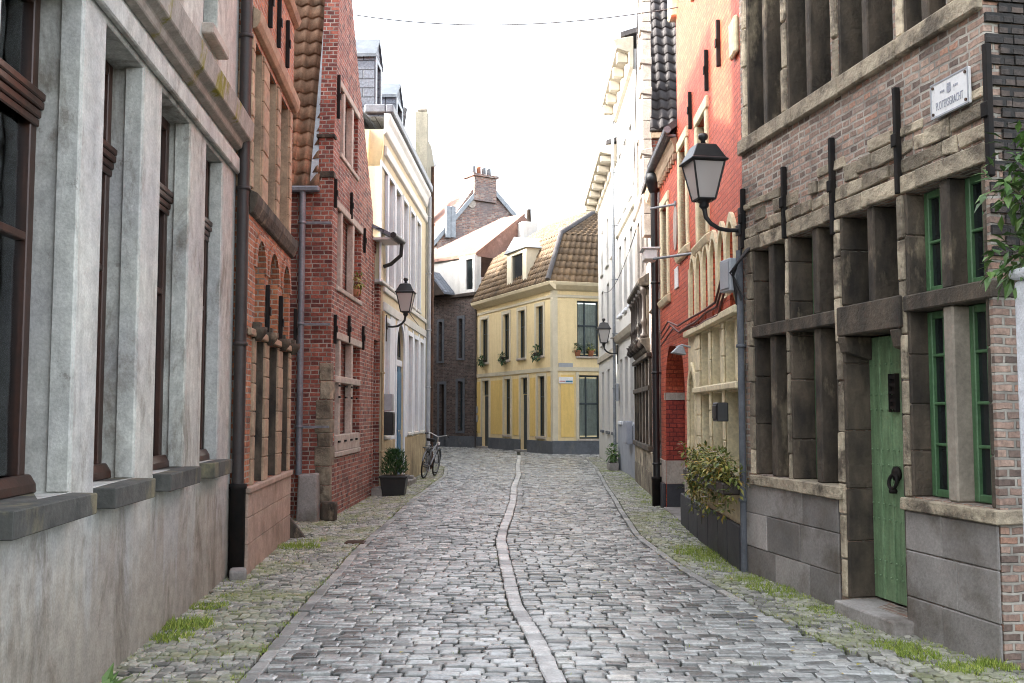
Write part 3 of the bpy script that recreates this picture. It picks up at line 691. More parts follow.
# ================================================================== pale house beyond, stucco gable
E = House('pale_gable_house', (-2.335, 29.3), (-2.35, 27.05), 'pale yellow house with tall plaster gable edge, moss on top, beyond cream house')
L = E.L
gab = [(0, -.1), (L, -.1), (L, 9.9), (L - .5, 9.95), (L - .52, 9.2), (L - 1.4, 9.3), (0, 9.0)]
w = MB(); w.holes(gab, [rect(L - 1.9, L - 1.0, 4.2, 6.2), rect(L - 1.9, L - 1.0, 1.1, 3.3)], 0, -.32); shell(w, L, 6, 8.0, 8.2); E.part('wall', w, 'plaster_moss')
for z0, z1 in ((4.2, 6.2), (1.1, 3.3)): window(E, L - 1.9, L - 1.0, z0, z1, m='wood_white', trans=(.6,))
mt = MB(); mt.box(L - .48, L - .02, -.3, -.02, 9.92, 10.06, j=.02); E.part('moss_cap', mt, 'cornice_grey', bevel=.04)
pt = MB(); pantiles(pt, (L + .05, -.4, 8.25), (L + .05, -5.5, 8.25), (L - 1.9, -.4, 10.6), (L - 1.9, -5.5, 10.6)); E.part('roof', pt, 'roof_dark')
fl = MB(); fl.hexa([(L + .05, -.75, 8.3), (L + .05, -.325, 8.34), (L - 1.9, -.325, 10.66), (L - 1.9, -.75, 10.64)], [(L + .05, -.75, 8.4), (L + .05, -.325, 8.44), (L - 1.9, -.325, 10.76), (L - 1.9, -.75, 10.74)]); E.part('flashing', fl, 'lead')
# ================================================================== end of the street: brown brick house
C = House('brown_brick_house', (-1.63, 45.1), (-5.2, 48.6), 'dark brown brick house with white attic wall and faded pink roof')
L = C.L
ws = [(464.5, 457.5, 316, 358), (444, 437.5, 319.5, 361), (464.5, 456.5, 379, 431), (446, 438, 382, 445)]
hl = []
for u0, u1, v0, v1 in ws: a, z1 = C.at(u0, v0); b, _ = C.at(u1, v0); z0 = max(.12, C.Z((u0 + u1) / 2, v1)); hl.append((a + .1, b - .1, z0, z1 - .1))
hl.append((3.55, 4.15, 3.2, 5.2))
w = MB(); w.holes([(0, -.1), (L, -.1), (L, 7.0), (0, 7.0)], [rect(*h) for h in hl], 0, -.3); shell(w, L, 6, 7.0, 7.0); C.part('wall', w, 'brick_dark')
for i, h in enumerate(hl):
    if i == 3:
        d = MB(); d.box(h[0], h[1], -.22, -.16, h[2], h[3]); f = C.part('door', d, 'wood_dark', bevel=.01)
    else: f = window(C, *h, m='wood_slate', glass='glass_dark', mull=(.5,), trans=(.65,))
    a, b = min(h[:2]), max(h[:2]); s2 = MB(); s2.box(a - .13, a, .003, .03, h[2] - .1, h[3] + .13); s2.box(b, b + .13, .003, .03, h[2] - .1, h[3] + .13); s2.box(a, b, .003, .03, h[3], h[3] + .13)
    if i != 3: s2.box(a, b, -.1, .05, h[2] - .1, h[2] - .003)
    C.part('surround', s2, 'plinth_grey', f, each=True)
w = MB(); w.box(.02, L, -.32, -.06, 7.003, 8.75); C.part('attic_wall', w, 'white_wall')
q = MB(); q.box(0, L, .002, .14, 6.9, 7.04); C.part('cornice', q, 'wood_dark', each=True, bevel=.01)
pl = MB(); pl.box(0, L, .002, .03, -.05, .5); C.part('plinth', pl, 'plinth_grey')
r = MB(); r.hexa([(-.02, .05, 8.72), (L, .05, 8.72), (1.6, -3.2, 11.0), (-.02, -3.2, 11.0)], [(-.02, .05, 8.86), (L, .05, 8.86), (1.6, -3.2, 11.14), (-.02, -3.2, 11.14)]); r.extx([(.02, 8.72), (-3.2, 11.0), (-6, 8.72)], -.0, .2); r.hexa([(L, .05, 8.72), (L, -6, 8.72), (1.65, -3.25, 11.0), (1.6, -3.2, 11.0)], [(L, .05, 8.86), (L, -6, 8.86), (1.65, -3.25, 11.14), (1.6, -3.2, 11.14)])
C.part('roof', r, 'roof_pink')
a, b = C.S(476), C.S(461); w = MB(); w.holes([(a, 7.06), (b, 7.06), (b, 8.75), (a, 8.75)], [rect(a + .12, b - .42, 7.2, 8.6)], .12, -.05); dm = C.part('dormer', w, 'wood_white'); p = MB(); p.box(a + .12, b - .42, .0, .03, 7.2, 8.6); C.part('pane', p, 'glass_dark', dm)
a, b = C.S(452), C.S(431); w = MB(); w.extx([(-.05, 7.05), (.5, 7.05), (.5, 7.2), (-.05, 7.6)], a, b); m_ = (a + b) / 2
w = MB(); w.holes([(a, 7.05), (b, 7.05), (m_ + .25, 8.05)], [], .5, -.05); C.part('gablet', w, 'wood_dark')
w = MB(); w.hexa([(a - .1, .6, 7.05), (a - .1, -.05, 7.05), (m_ + .25, -.05, 8.1), (m_ + .25, .6, 8.1)], [(a - .1, .6, 7.15), (a - .1, -.05, 7.15), (m_ + .25, -.05, 8.2), (m_ + .25, .6, 8.2)]); C.part('gablet_roof', w, 'slate')

# ================================================================== yellow corner house
Yh = House('yellow_corner_house', (1.56, 37.5), (-1.60, 45.06), 'two storey yellow corner house with ribbed mansard roof and grey base')
L = Yh.L; H1 = 6.35
up = []; 
for u0, u1, v0, v1 in ((488, 481, 311, 357), (509.5, 503, 307, 352), (525.4, 518.5, 305, 350), (543.6, 536.5, 302, 346)): up.append((Yh.S(u0), Yh.S(u1), 3.78, 5.72))
dn = []
for i, (u0, u1) in enumerate(((489, 482.5), (510.5, 504.5), (527.7, 521), (545, 538))): dn.append((Yh.S(u0), Yh.S(u1), .1 if i in (0, 2) else .66, 2.98))
w = MB(); w.holes([(0, -.1), (L, -.1), (L, H1), (0, H1)], [rect(*q) for q in up + dn], 0, -.3); w.box(L - .25, L, -6, -.3, -.1, H1)
Yh.part('wall', w, 'peach')
fr = lambda A, B: None
dirR = Vector((5.0 - 1.56, 38.7 - 37.5)).normalized(); LR = 6.0
# second street front: local frame with x from the far end back to the corner
Q0 = Vector((1.56, 37.5)) + dirR * LR
def rel(A, e):     # matrix of a front that starts at world A with direction e, relative to the house root
    M = Matrix.Translation((A.x, A.y, 0)) @ Matrix.Rotation(math.atan2(e.y, e.x), 4, 'Z')
    R0 = Matrix.Translation((Yh.A.x, Yh.A.y, 0)) @ Matrix.Rotation(Yh.rz, 4, 'Z')
    return R0.inverted() @ M
MR = rel(Q0, -dirR)
class Side(House):
    def __init__(s, host, A, B, M): s.A, s.B = A, B; s.L = (B - A).length; s.e = (B - A) / s.L; s.n = Vector((-s.e.y, s.e.x)); s.o = host.o; s.M = M
    def part(s, name, mb, m, parent=None, each=False, **k):
        if each: return [s.part(name, q, m, parent, **k) for q in mb.each()][0]
        if parent is None: k['mat'] = s.M
        return mb.build(name, MAT[m], parent or s.o, **k)
R = Side(Yh, Q0, Vector((1.56, 37.5)), MR)
rw = [(R.S(599.5), R.S(577.5), 3.72, 5.85), (R.S(600), R.S(579), .58, 3.0)]
w = MB(); w.holes([(0, -.1), (R.L - .003, -.1), (R.L - .003, H1), (0, H1)], [rect(*q) for q in rw], 0, -.3); R.part('wall', w, 'peach')
for q in rw: window(R, *q, y=-.1, m='wood_slate', fw=.07, mull=(.62,), trans=(.55,), bars=.06, curtain=(.05, .95), cy=.075, sill=('stone_white', .08, .08, .06))
for i, q in enumerate(up): window(Yh, *q, y=-.1, m='wood_slate', mull=(.5,), trans=(.66,), glass='glass_dark', sill=('stone_white', .09, .09, .08))
for i, q in enumerate(dn):
    if i in (0, 2):
        a, b = min(q[:2]), max(q[:2]); d = MB(); d.box(a + .002, b - .002, -.18, -.12, q[2], 2.3); d.box(a + .12, b - .12, -.12, -.105, .3, 1.1); d.box(a + .12, b - .12, -.12, -.105, 1.2, 2.2); dd = Yh.part('door', d, 'wood_slate', bevel=.01)
        k = MB(); k.lathe([(.012, 0), (.035, .03), (.02, .05)], (a + .1, -.11, 1.1), 8); Yh.part('handle', k, 'chrome', dd)
        window(Yh, a, b, 2.32, 2.98, y=-.1, m='wood_slate', glass='glass_dark')
        s_ = MB(); s_.box(a - .05, b + .05, .04, .3, -.02, .1); Yh.part('doorstep', s_, 'stone_slab', bevel=.01)
    else: window(Yh, *q, y=-.1, m='wood_slate', mull=(.5,), trans=(.66,), glass='glass_dark', sill=('stone_white', .09, .09, .08))
# painted panels, corner pilasters and bands
pn = MB(); ed = sorted([tuple(sorted(q[:2])) for q in dn]); xs = [.25] + [v for e_ in ed for v in (e_[0] - .28, e_[1] + .28)] + [L - .1]
for i in range(0, len(xs), 2):
    if xs[i + 1] - xs[i] > .12: pn.box(xs[i], xs[i + 1], .002, .02, .66, 2.95)
Yh.part('painted_panel', pn, 'yellow_deep', each=True)
pn = MB(); a, b = min(rw[1][:2]), max(rw[1][:2]); pn.box(b + .2, R.L - .3, .002, .02, .66, 3.0); pn.box(.1, a - .2, .002, .02, .66, 3.0); R.part('painted_panel', pn, 'yellow_deep', each=True)
bd = MB(); bd.box(.0, L, .003, .04, 3.15, 3.3); bd.box(0, L, .003, .035, 5.95, 6.05)
for q in up: a, b = min(q[:2]), max(q[:2]); bd.box(a - .14, a, .003, .028, 3.7, 5.86); bd.box(b, b + .14, .003, .028, 3.7, 5.86); bd.box(a, b, .003, .028, 5.725, 5.86)
for q in dn: a, b = min(q[:2]), max(q[:2]); bd.box(a - .14, a, .003, .028, .5, 3.1); bd.box(b, b + .14, .003, .028, .5, 3.1); bd.box(a, b, .003, .028, 2.985, 3.1)
bd.box(0.0, .16, .003, .045, .5, 6.2)
Yh.part('band', bd, 'cream_pale', each=True)
bd = MB(); bd.box(0, R.L, .003, .04, 3.15, 3.3); bd.box(R.L - .16, R.L + .04, .003, .045, .5, 6.2); bd.box(0, R.L, .003, .035, 5.95, 6.05); a, b = min(rw[1][:2]), max(rw[1][:2]); bd.box(b, b + .12, .003, .03, .5, 3.12); R.part('band', bd, 'cream_pale', each=True)
pl = MB(); 
xs = [0.0] + [v for i in (2, 0) for v in (min(dn[i][:2]) - .02, max(dn[i][:2]) + .02)] + [L]
for i in range(0, 6, 2): pl.box(xs[i], xs[i + 1], .003, .06, -.05, .5)
Yh.part('plinth', pl, 'plinth_grey', each=True, bevel=.01); pl = MB(); pl.box(0, R.L + .06, .003, .06, -.05, .52); R.part('plinth', pl, 'plinth_grey', bevel=.01)
cn = MB(); cn.extx([(.003, 6.2), (.1, 6.25), (.28, 6.4), (.32, 6.52), (.003, 6.54)], -.28, L); Yh.part('cornice', cn, 'cream', each=True, bevel=.01)
cn = MB(); cn.extx([(.003, 6.2), (.1, 6.25), (.28, 6.4), (.32, 6.52), (.003, 6.54)], 0, R.L + .1); R.part('cornice', cn, 'cream', each=True, bevel=.01)
# mansard: steep tiled skirts, then a flatter top rising to a ridge
i2 = Yh.o.matrix_world
def loc(x, y): q = Vector((x, y)) - Yh.A; return (q.dot(Yh.e), q.dot(Yh.n))
cx, cy = loc(1.56, 37.5); far = loc(*(Q0)); 
up_c = loc(1.56 - .25, 37.5 + 1.0)            # corner of the upper line
pt = MB(); zt_ = 8.55
inL = .75
farL = Vector(far); nR = Vector(loc(*(Vector((1.56, 37.5)) + Vector((-dirR.y, dirR.x)))))     # inward direction of the second front
cU = Vector((.85, -.75))
fU = farL + nR * .75
pantiles(pt, (-.06, .26, 6.54), (L, .26, 6.54), (cU.x, cU.y, zt_), (L, cU.y, zt_), .26, .3, .03)
pantiles(pt, (farL.x, farL.y - .0, 6.54), (-.1, .22, 6.54), (fU.x, fU.y, zt_), (cU.x, cU.y, zt_), .26, .3, .03)
Yh.part('mansard', pt, 'roof_mansard')
top = MB(); rg0 = Vector((3.0, -4.6, 10.7)); rg1 = Vector((L - .0, -3.2, 10.0)); fR = Vector((fU.x + 2.0, fU.y - 1.5, 10.9))
pantiles(top, (cU.x, cU.y, zt_), (L, cU.y, zt_), (rg0.x, -4.0, 10.4), (L, -3.6, 10.4), .26, .33, .03)
pantiles(top, (fU.x, fU.y, zt_), (cU.x, cU.y, zt_), (farL.x + nR.x * 4.5, farL.y + nR.y * 4.5, 11.3), (rg0.x, -4.0, 10.4), .26, .33, .03)
Yh.part('roof', top, 'roof_mansard')
hp = MB(); hp.tube([(-.08, .26, 6.6), (cU.x, cU.y, zt_ + .06), (rg0.x, -4.0, 10.46)], .1, 8); Yh.part('hip_ridge', hp, 'roof_dark')
a, b = Yh.S(533.5, -.2), Yh.S(513.5, -.2); m_ = (a + b) / 2
w = MB(); w.holes([(a, 6.56), (b, 6.56), (b, 8.2), (a, 8.2)], [rect(a + .4, b - .5, 6.75, 8.05)], .1, -.02); w.box(a, a + .06, -1.2, -.022, 6.6, 8.2); w.box(b - .06, b, -1.2, -.022, 6.6, 8.2)
dm = Yh.part('dormer', w, 'cream_pale'); p = MB(); p.box(a + .38, b - .48, .0, .02, 6.74, 8.06); Yh.part('pane', p, 'glass_dark', dm)
w = MB(); w.holes([(a - .12, 8.2), (b + .12, 8.2), (m_, 8.78)], [], .2, -1.6); Yh.part('dormer_roof', w, 'zinc_light', dm, each=True)
ch = MB(); cx_, cy_ = Yh.S(521, -2.6), -2.9; ch.box(cx_ - .45, cx_ + .45, cy_ - .4, cy_ + .4, 8.6, 10.6); co = Yh.part('chimney', ch, 'white_wall', bevel=.02)
cp = MB(); cp.lathe([(.12, 0), (.1, .55), (.13, .6)], (cx_ - .25, cy_, 10.62), 10); Yh.part('chimney_pot', cp, 'wood_dark', co)
def plate(H, x0, x1, z0, z1, name, label, mat, y=.01, th=.02):
    o = thing(name, H.W((x0 + x1) / 2, y, z0), label, 'sign', math.atan2(H.e.y, H.e.x)); hw = abs(x1 - x0) / 2; mb = MB(); mb.box(-hw, hw, 0, th, 0, z1 - z0)
    mb.build('plate', MAT[mat], o, bevel=.006); return o
def lettering(parent, body, size, x, z, y, m, name='lettering', sx=1.0):
    cu = bpy.data.curves.new('t', 'FONT'); cu.body = body; cu.size = size; cu.align_x = 'CENTER'; cu.extrude = .0012
    ob = bpy.data.objects.new('t', cu); COL.objects.link(ob); dg = bpy.context.evaluated_depsgraph_get(); me = bpy.data.meshes.new_from_object(ob.evaluated_get(dg))
    bpy.data.objects.remove(ob); bpy.data.curves.remove(cu)
    me.materials.clear(); me.materials.append(MAT[m]); me.name = name
    o = bpy.data.objects.new(name, me); COL.objects.link(o); o.parent = parent; o.location = (x, y, z); o.rotation_euler = (R_(90), 0, R_(180)); o.scale = (sx, 1, 1); return o
x1_, x0_ = R.S(558.5), R.S(573); o = plate(R, x0_, x1_, R.Z(565, 369), R.Z(565, 363), 'street_nameplate', 'grey street nameplate above white plaque on yellow corner house', 'box_grey', y=.006)
o = plate(R, x0_, x1_, R.Z(566, 383.5), R.Z(566, 377), 'wall_plaque', 'small white plaque with blue and red lettering on yellow corner house', 'plate_enamel', y=.022)
hw = (x1_ - x0_) / 2; mk = MB(); mk.box(-hw * .9, hw * .05, .021, .024, .05, .11); mk.build('blue_band', MAT['ink_teal'], o); mk = MB(); mk.box(hw * .12, hw * .9, .021, .024, .07, .10); mk.build('red_line', MAT['ink_red'], o)

# ================================================================== gable house rising behind
V = House('tall_gable_house', (5.5 - 3.6, 63.5), (-4.6, 59.0), 'old mottled brick gable house with four pot chimney, rising behind')
L = V.L
# x from right (far) to left (near) as seen from the street
def vz(u, v): return V.at(u, v)
xr, _ = vz(530, 235); xa, za = vz(485, 183); xl, zl = vz(437, 237)
gz = zl
w = MB(); w.holes([(xr, 0), (xl, 0), (xl, gz - .1), (xa + .6, za - .1), (xa - .6, za - .1), (xr, gz + .8)], [], 0, -.4)
V.part('wall', w, 'brick_gable')
sd = MB(); sd.box(xl - .4, xl, -9, -.4, 0, gz - .3); V.part('side_wall', sd, 'brick_gable')
r = MB()
r.hexa([(xl + .35, .05, gz - .5), (xl + .35, -9, gz - .5), (xa, -9, za), (xa, .05, za)], [(xl + .35, .05, gz - .3), (xl + .35, -9, gz - .3), (xa, -9, za + .2), (xa, .05, za + .2)])
V.part('roof', r, 'roof_pink')
r = MB(); r.hexa([(xr - .3, .05, gz + .5), (xr - .3, -9, gz + .5), (xa, -9, za), (xa, .05, za)], [(xr - .3, .05, gz + .75), (xr - .3, -9, gz + .75), (xa, -9, za + .2), (xa, .05, za + .2)]); V.part('roof', r, 'slate')
vb = MB(); vb.hexa([(xl + .3, .06, gz - .62), (xl + .3, .14, gz - .62), (xa, .14, za - .1), (xa, .06, za - .1)], [(xl + .3, .06, gz - .25), (xl + .3, .14, gz - .25), (xa, .14, za + .25), (xa, .06, za + .25)])
vb.hexa([(xr - .3, .06, gz + .4), (xr - .3, .14, gz + .4), (xa, .14, za - .1), (xa, .06, za - .1)], [(xr - .3, .06, gz + .78), (xr - .3, .14, gz + .78), (xa, .14, za + .25), (xa, .06, za + .25)])
V.part('bargeboard', vb, 'zinc_light', each=True)
c0, cz0 = vz(495, 200); c1, cz1 = vz(473, 176)
ch = MB(); ch.box(c0, c1, -.9, .16, za - 1.2, cz1); ch.box(c0 - .12, c1 + .12, -1, .26, cz1 + .002, cz1 + .16); cc = V.part('chimney', ch, 'brick_gable')
for k in range(4):
    cp = MB(); cp.lathe([(.15, 0), (.13, .5), (.15, .55)], (c0 + (c1 - c0) * (.15 + .23 * k), -.35, cz1 + .165), 10); V.part('chimney_pot', cp, 'zinc_light' if k != 2 else 'terracotta', cc)
ch = MB(); a, az = vz(452, 190); b, bz = vz(442, 190); ch.box(a, b, -3.4, -2.4, gz, gz + 3.6); ch.box(a - .1, b + .1, -3.5, -2.3, gz + 3.602, gz + 3.75); V.part('chimney', ch, 'terracotta')
for u in (446, 451): x, z = vz(u, 225); q = MB(); q.box(x - .16, x + .16, .145, .3, z - .8, z + 1.1); V.part('vent_stack', q, 'zinc_light')
rd = MB(); x, z = vz(471.5, 203.5); rd.tube([(x, .0, z), (x, .06, z)], .28, 14); V.part('round_vent', rd, 'stone_white')
ds = thing('satellite_dish', V.W((a + b) / 2 - .3, -2.9, gz + 3.76), 'pale satellite dish on small red chimney of the tall gable house', 'satellite dish')
m = MB(); m.tube([(0, 0, 0), (0, 0, 1.3)], .05, 6); m.build('mast', MAT['zinc'], ds)
m = MB(); m.lathe([(.62, .22), (.45, .1), (.2, .02), (.02, .0), (.02, -.03), (.2, -.02), (.45, .06), (.63, .19)], (0, 0, 0), 16); o = m.build('dish', MAT['plate_enamel'], ds); o.location = (0, 0, 1.5); o.rotation_euler = (R_(60), R_(25), 0)

# ================================================================== right side, from the far end: white houses
Wf = House('white_plaster_house', (3.02, 28.2), (3.11, 35.6), 'tall white plaster house with bracketed eave, beside yellow corner house')
L = Wf.L
def cols(H, us, zs): return [(H.S(a), H.S(b), z0, z1) for a, b in us for z0, z1 in zs]
ys = [(29.2, 30.0), (31.2, 32.0), (33.4, 34.2)]
wn = [(Wf.SY(a), Wf.SY(b), z0, z1) for a, b in ys for z0, z1 in ((1.0, 2.95), (3.9, 5.7), (6.3, 7.8))]
w = MB(); w.holes([(0, -.1), (L, -.1), (L, 9.0), (0, 9.0)], [rect(*q) for q in wn], 0, -.3); shell(w, L, 7, 9, 9); Wf.part('wall', w, 'white_wall')
for q in wn: window(Wf, *q, y=-.18, mull=(.5,), trans=(.65,), sill=('plinth_grey' if q[2] < 2 else 'white_wall', .09, .07, .06))
cn = MB(); cn.extx([(.003, 8.75), (.08, 8.8), (.1, 8.98), (.5, 9.06), (.55, 9.25), (.003, 9.3)], -.03, L + .03); cn.box(0, L, .003, .06, 3.3, 3.5); Wf.part('cornice', cn, 'cornice_cream', each=True, bevel=.01)
br = MB()
for k in range(7): x = .2 + k * (L - .4) / 6; br.box(x - .07, x + .07, .102, .46, 8.82, 9.0)
Wf.part('bracket', br, 'cornice_cream', each=True, bevel=.02)
r = MB(); pitched(r, Wf, L, 7, 9.3, 1.2, .3); Wf.part('roof', r, 'roof_dark')
Wg = House('white_grey_house', (2.95, 23.6), (3.018, 28.18), 'tall white house with grey painted base and heavy top cornice')
L = Wg.L; wn = [(Wg.SY(a), Wg.SY(b), z0, z1) for a, b in ((24.2, 24.95), (25.6, 26.4), (27.0, 27.8)) for z0, z1 in ((1.35, 3.05), (4.3, 6.2), (7.0, 8.8))]
w = MB(); w.holes([(0, -.1), (L, -.1), (L, 10.4), (0, 10.4)], [rect(*q) for q in wn], 0, -.3); shell(w, L, 7, 10.4, 10.4); Wg.part('wall', w, 'white_wall')
for q in wn: window(Wg, *q, y=-.18, mull=(.5,), trans=(.65,), sill=('white_cool', .09, .07, .05))
cn = MB(); cn.extx([(.003, 9.9), (.1, 9.95), (.12, 10.3), (.42, 10.4), (.5, 10.62), (.003, 10.7)], -.05, L + .03); cn.extx([(.003, 3.5), (.1, 3.55), (.16, 3.7), (.003, 3.76)], 0, L); cn.extx([(.003, 6.5), (.07, 6.55), (.003, 6.7)], 0, L); Wg.part('cornice', cn, 'cornice_cream', each=True, bevel=.01)
br = MB()
for k in range(5): x = .2 + k * (L - .4) / 4; br.box(x - .08, x + .08, .122, .4, 10.1, 10.36)
Wg.part('bracket', br, 'cornice_cream', each=True, bevel=.02)
pl = MB(); pl.box(0, L, .003, .03, -.05, 1.3); Wg.part('plinth', pl, 'grey_blue_plinth', bevel=.01)
r = MB(); pitched(r, Wg, L, 7, 10.7, 1.2, .3); Wg.part('roof', r, 'roof_dark')

# ================================================================== unseen house past the bend, added to shade the yellow house
X6 = House('unseen_shade_house', (-4.1, 43.0), (-2.62, 29.4), 'unseen plastered house past the bend, added to shade yellow corner house')
L = X6.L; wn = [(1.2 + 2.4 * k, 2.2 + 2.4 * k, z0, z1) for k in range(5) for z0, z1 in ((1.0, 2.8), (4.0, 5.8), (6.6, 7.9))]
w = MB(); w.holes([(0, -.1), (L, -.1), (L, 10.0), (0, 10.0)], [rect(*q) for q in wn], 0, -.3); shell(w, L, 7, 10.0, 10.0); X6.part('wall', w, 'cream_pale')
for q in wn: window(X6, *q, mull=(.5,), trans=(.65,), sill=('stone_white', .09, .07, .06))
r = MB(); pitched(r, X6, L, 7, 10.0, 1.2, .1); X6.part('roof', r, 'roof_dark')

X7 = House('unseen_shade_end_house', (-10.5, 57.0), (-8.6, 40.5), 'unseen tall house past the bend, added to shade brown brick house')  # unseen, added to keep the sun off the brown brick front
L = X7.L; wn = [(1.2 + 2.4 * k, 2.2 + 2.4 * k, z0, z1) for k in range(5) for z0, z1 in ((1.0, 2.8), (4.0, 5.8), (7.0, 8.6))]
w = MB(); w.holes([(0, -.1), (L, -.1), (L, 11.6), (0, 11.6)], [rect(*q) for q in wn], 0, -.3); shell(w, L, 7, 11.6, 11.6); X7.part('wall', w, 'brick_dark')
for q in wn: window(X7, *q, mull=(.5,), trans=(.65,), sill=('stone_white', .09, .07, .06))
r = MB(); pitched(r, X7, L, 7, 11.6, 1.4, .1); X7.part('roof', r, 'roof_dark')

# ================================================================== ornate dark house with stone gable edge
O = House('ornate_gable_house', (2.70, 19.02), (2.94, 23.58), 'dark carved house with colonnette bay, brown mullions and ringed stone gable edge')
L = O.L
oy = lambda Y: O.SY(Y)
ZL = 2.62
lows = [(oy(a), oy(a + .62)) for a in (19.45, 20.3, 21.15, 22.0, 22.8)]
mids = [(oy(19.75), oy(20.45)), (oy(20.9), oy(21.6)), (oy(22.1), oy(22.8))]
w = MB(); w.holes([(.301, -.1), (L, -.1), (L, 7.2), (L / 2, 11.5), (.301, 7.55)], [rect(a, b, .95, ZL) for a, b in lows] + [rect(a, b, z0, z1) for a, b in mids for z0, z1 in ((4.6, 5.9), (6.5, 7.8))], 0, -.3); O.part('wall', w, 'stone_white'); w = MB()
w.box(-.004, .3, -7, .0, -.1, 7.05); w.box(L - .25, L, -7, -.3, -.1, 7.2)
O.part('side_wall', w, 'brick_red', each=True)
for a, b in lows: window(O, a, b, .95, ZL, y=-.15, m='wood_dark', glass='glass_dark', trans=(.66,))
for a, b in mids:
  for z0, z1 in ((4.6, 5.9), (6.5, 7.8)): window(O, a, b, z0, z1, y=-.15, m='stone_white', glass='glass_dark', mull=(.5,))
mu = MB(); xs = [lows[0][0]] + [x for q in lows for x in q][1:]
for i in range(len(lows)):
    a, b = lows[i]; mu.box(a - .1, a, -.1, .05, .95, ZL + .05, .4); 
mu.box(lows[-1][1], lows[-1][1] + .1, -.1, .05, .95, ZL + .05, .4); mu.box(lows[0][0] - .1, lows[-1][1] + .1, .055, .08, 2.02, 2.12, .6); mu.box(lows[0][0] - .15, lows[-1][1] + .15, .002, .09, .84, .945, .8); mu.box(lows[0][0] - .15, lows[-1][1] + .15, .002, .1, ZL + .055, ZL + .14, .6)
O.part('window_stonework', mu, 'stone_dark', each=True, bevel=.01)
pl = MB(); x = 0
while x < L - .05:
    q = min(L, x + U(.5, .9)); pl.box(x + .003, q - .003, .003, .05, -.05, .44, U(0, 1)); pl.box(x + .003, q - .003, .003, .045, .445, .835, U(0, 1)); x = q
O.part('plinth', pl, 'stone_pale', bevel=.01)
# colonnette bay
bx0, bx1 = oy(19.7), oy(23.3); ba = MB(); ba.extx([(.003, 2.78), (.06, 2.82), (.12, 2.92), (.18, 2.98), (.18, 3.06), (.003, 3.08)], bx0, bx1); ba.box(bx0 + .1, bx1 - .1, .003, .05, 3.085, 4.1)
ba.extx([(.003, 4.12), (.16, 4.12), (.22, 4.17), (.22, 4.24), (.12, 4.3), (.003, 4.38)], bx0 - .05, bx1 + .05)
by = O.part('bay', ba, 'stone_dark', bevel=.01)
for k in range(6):
    x = bx0 + .15 + k * (bx1 - bx0 - .3) / 5; m = MB()
    m.lathe([(.08, 0), (.08, .06), (.05, .1), (.045, .25), (.07, .3), (.07, .35), (.045, .4), (.04, .84), (.065, .9), (.08, .95), (.08, 1.03)], (x, .1, 3.085), 10); O.part('colonnette', m, 'wood_dark', by)
    m = MB(); m.lathe([(.02, 0), (.09, .06), (.06, .16), (.1, .22)], (x, .16, 2.86), 8); O.part('boss', m, 'wood_dark', by)
# stone pilaster with rings on the near edge
ps = MB(); z = 5.0
while z < 11.4:
    h = U(.34, .46); ps.box(-.03, .30, -.02, .16 + U(0, .006), z, z + h - .006, U(.2, 1)); z += h
for z in (6.55, 7.75, 8.35, 9.0, 9.9): ps.extx([(-.03, z), (.21, z + .04), (.21, z + .12), (-.03, z + .16)], -.07, .33, .8)
O.part('pilaster', ps, 'stone_white', bevel=.012)
cr = MB(); cr.extx([(.003, 6.12), (.05, 6.16), (.06, 6.26), (.003, 6.3)], .35, L); O.part('string_course', cr, 'stone_white', each=True, bevel=.01)
pt = MB(); pantiles(pt, (-.1, .02, 7.06), (-.1, -6.8, 7.06), (L / 2, .02, 11.8), (L / 2, -6.8, 11.8)); pantiles(pt, (L + .1, -6.8, 7.06), (L + .1, .02, 7.06), (L / 2, -6.8, 11.8), (L / 2, .02, 11.8)); O.part('roof', pt, 'roof_dark')
q = MB(); q.box(-.08, -.005, -6.8, -.02, 6.9, 7.0); O.part('eave_board', q, 'sandstone')

# narrow brown brick house
I = House('narrow_brick_house', (2.585, 17.12), (2.695, 18.98), 'narrow low brown brick house behind black drainpipe, next to red house')
L = I.L; a, b = I.SY(17.6), I.SY(18.5)
w = MB(); w.holes([(0, -.1), (L, -.1), (L, 5.75), (0, 5.75)], [rect(a, b, 3.9, 5.2), rect(a, b, 1.2, 2.9)], 0, -.3); shell(w, L, 5, 5.75, 5.75, .3, .12); I.part('wall', w, 'brick_dark')
for z0, z1 in ((3.9, 5.2), (1.2, 2.9)):
    f = window(I, a, b, z0, z1, y=-.14, m='stone_white', glass='glass_dark', mull=(.5,)); s2 = MB(); s2.box(a - .12, a, .003, .03, z0 - .1, z1 + .12); s2.box(b, b + .12, .003, .03, z0 - .1, z1 + .12); s2.box(a, b, .003, .03, z1, z1 + .12); s2.box(a, b, -.1, .06, z0 - .1, z0 - .002); I.part('surround', s2, 'stone_white', f, each=True, bevel=.008)
pl = MB(); pl.box(0, L, .003, .04, -.05, .8); I.part('plinth', pl, 'stone_pale', bevel=.01)
cn = MB(); cn.extx([(.003, 5.55), (.1, 5.62), (.16, 5.75), (.003, 5.78)], 0, L); cn.extx([(.003, 3.45), (.08, 3.5), (.003, 3.6)], 0, L); I.part('cornice', cn, 'sandstone', each=True, bevel=.008)
r = MB(); pitched(r, I, L, 5, 5.78, 1.6, .2); I.part('roof', r, 'roof_dark')
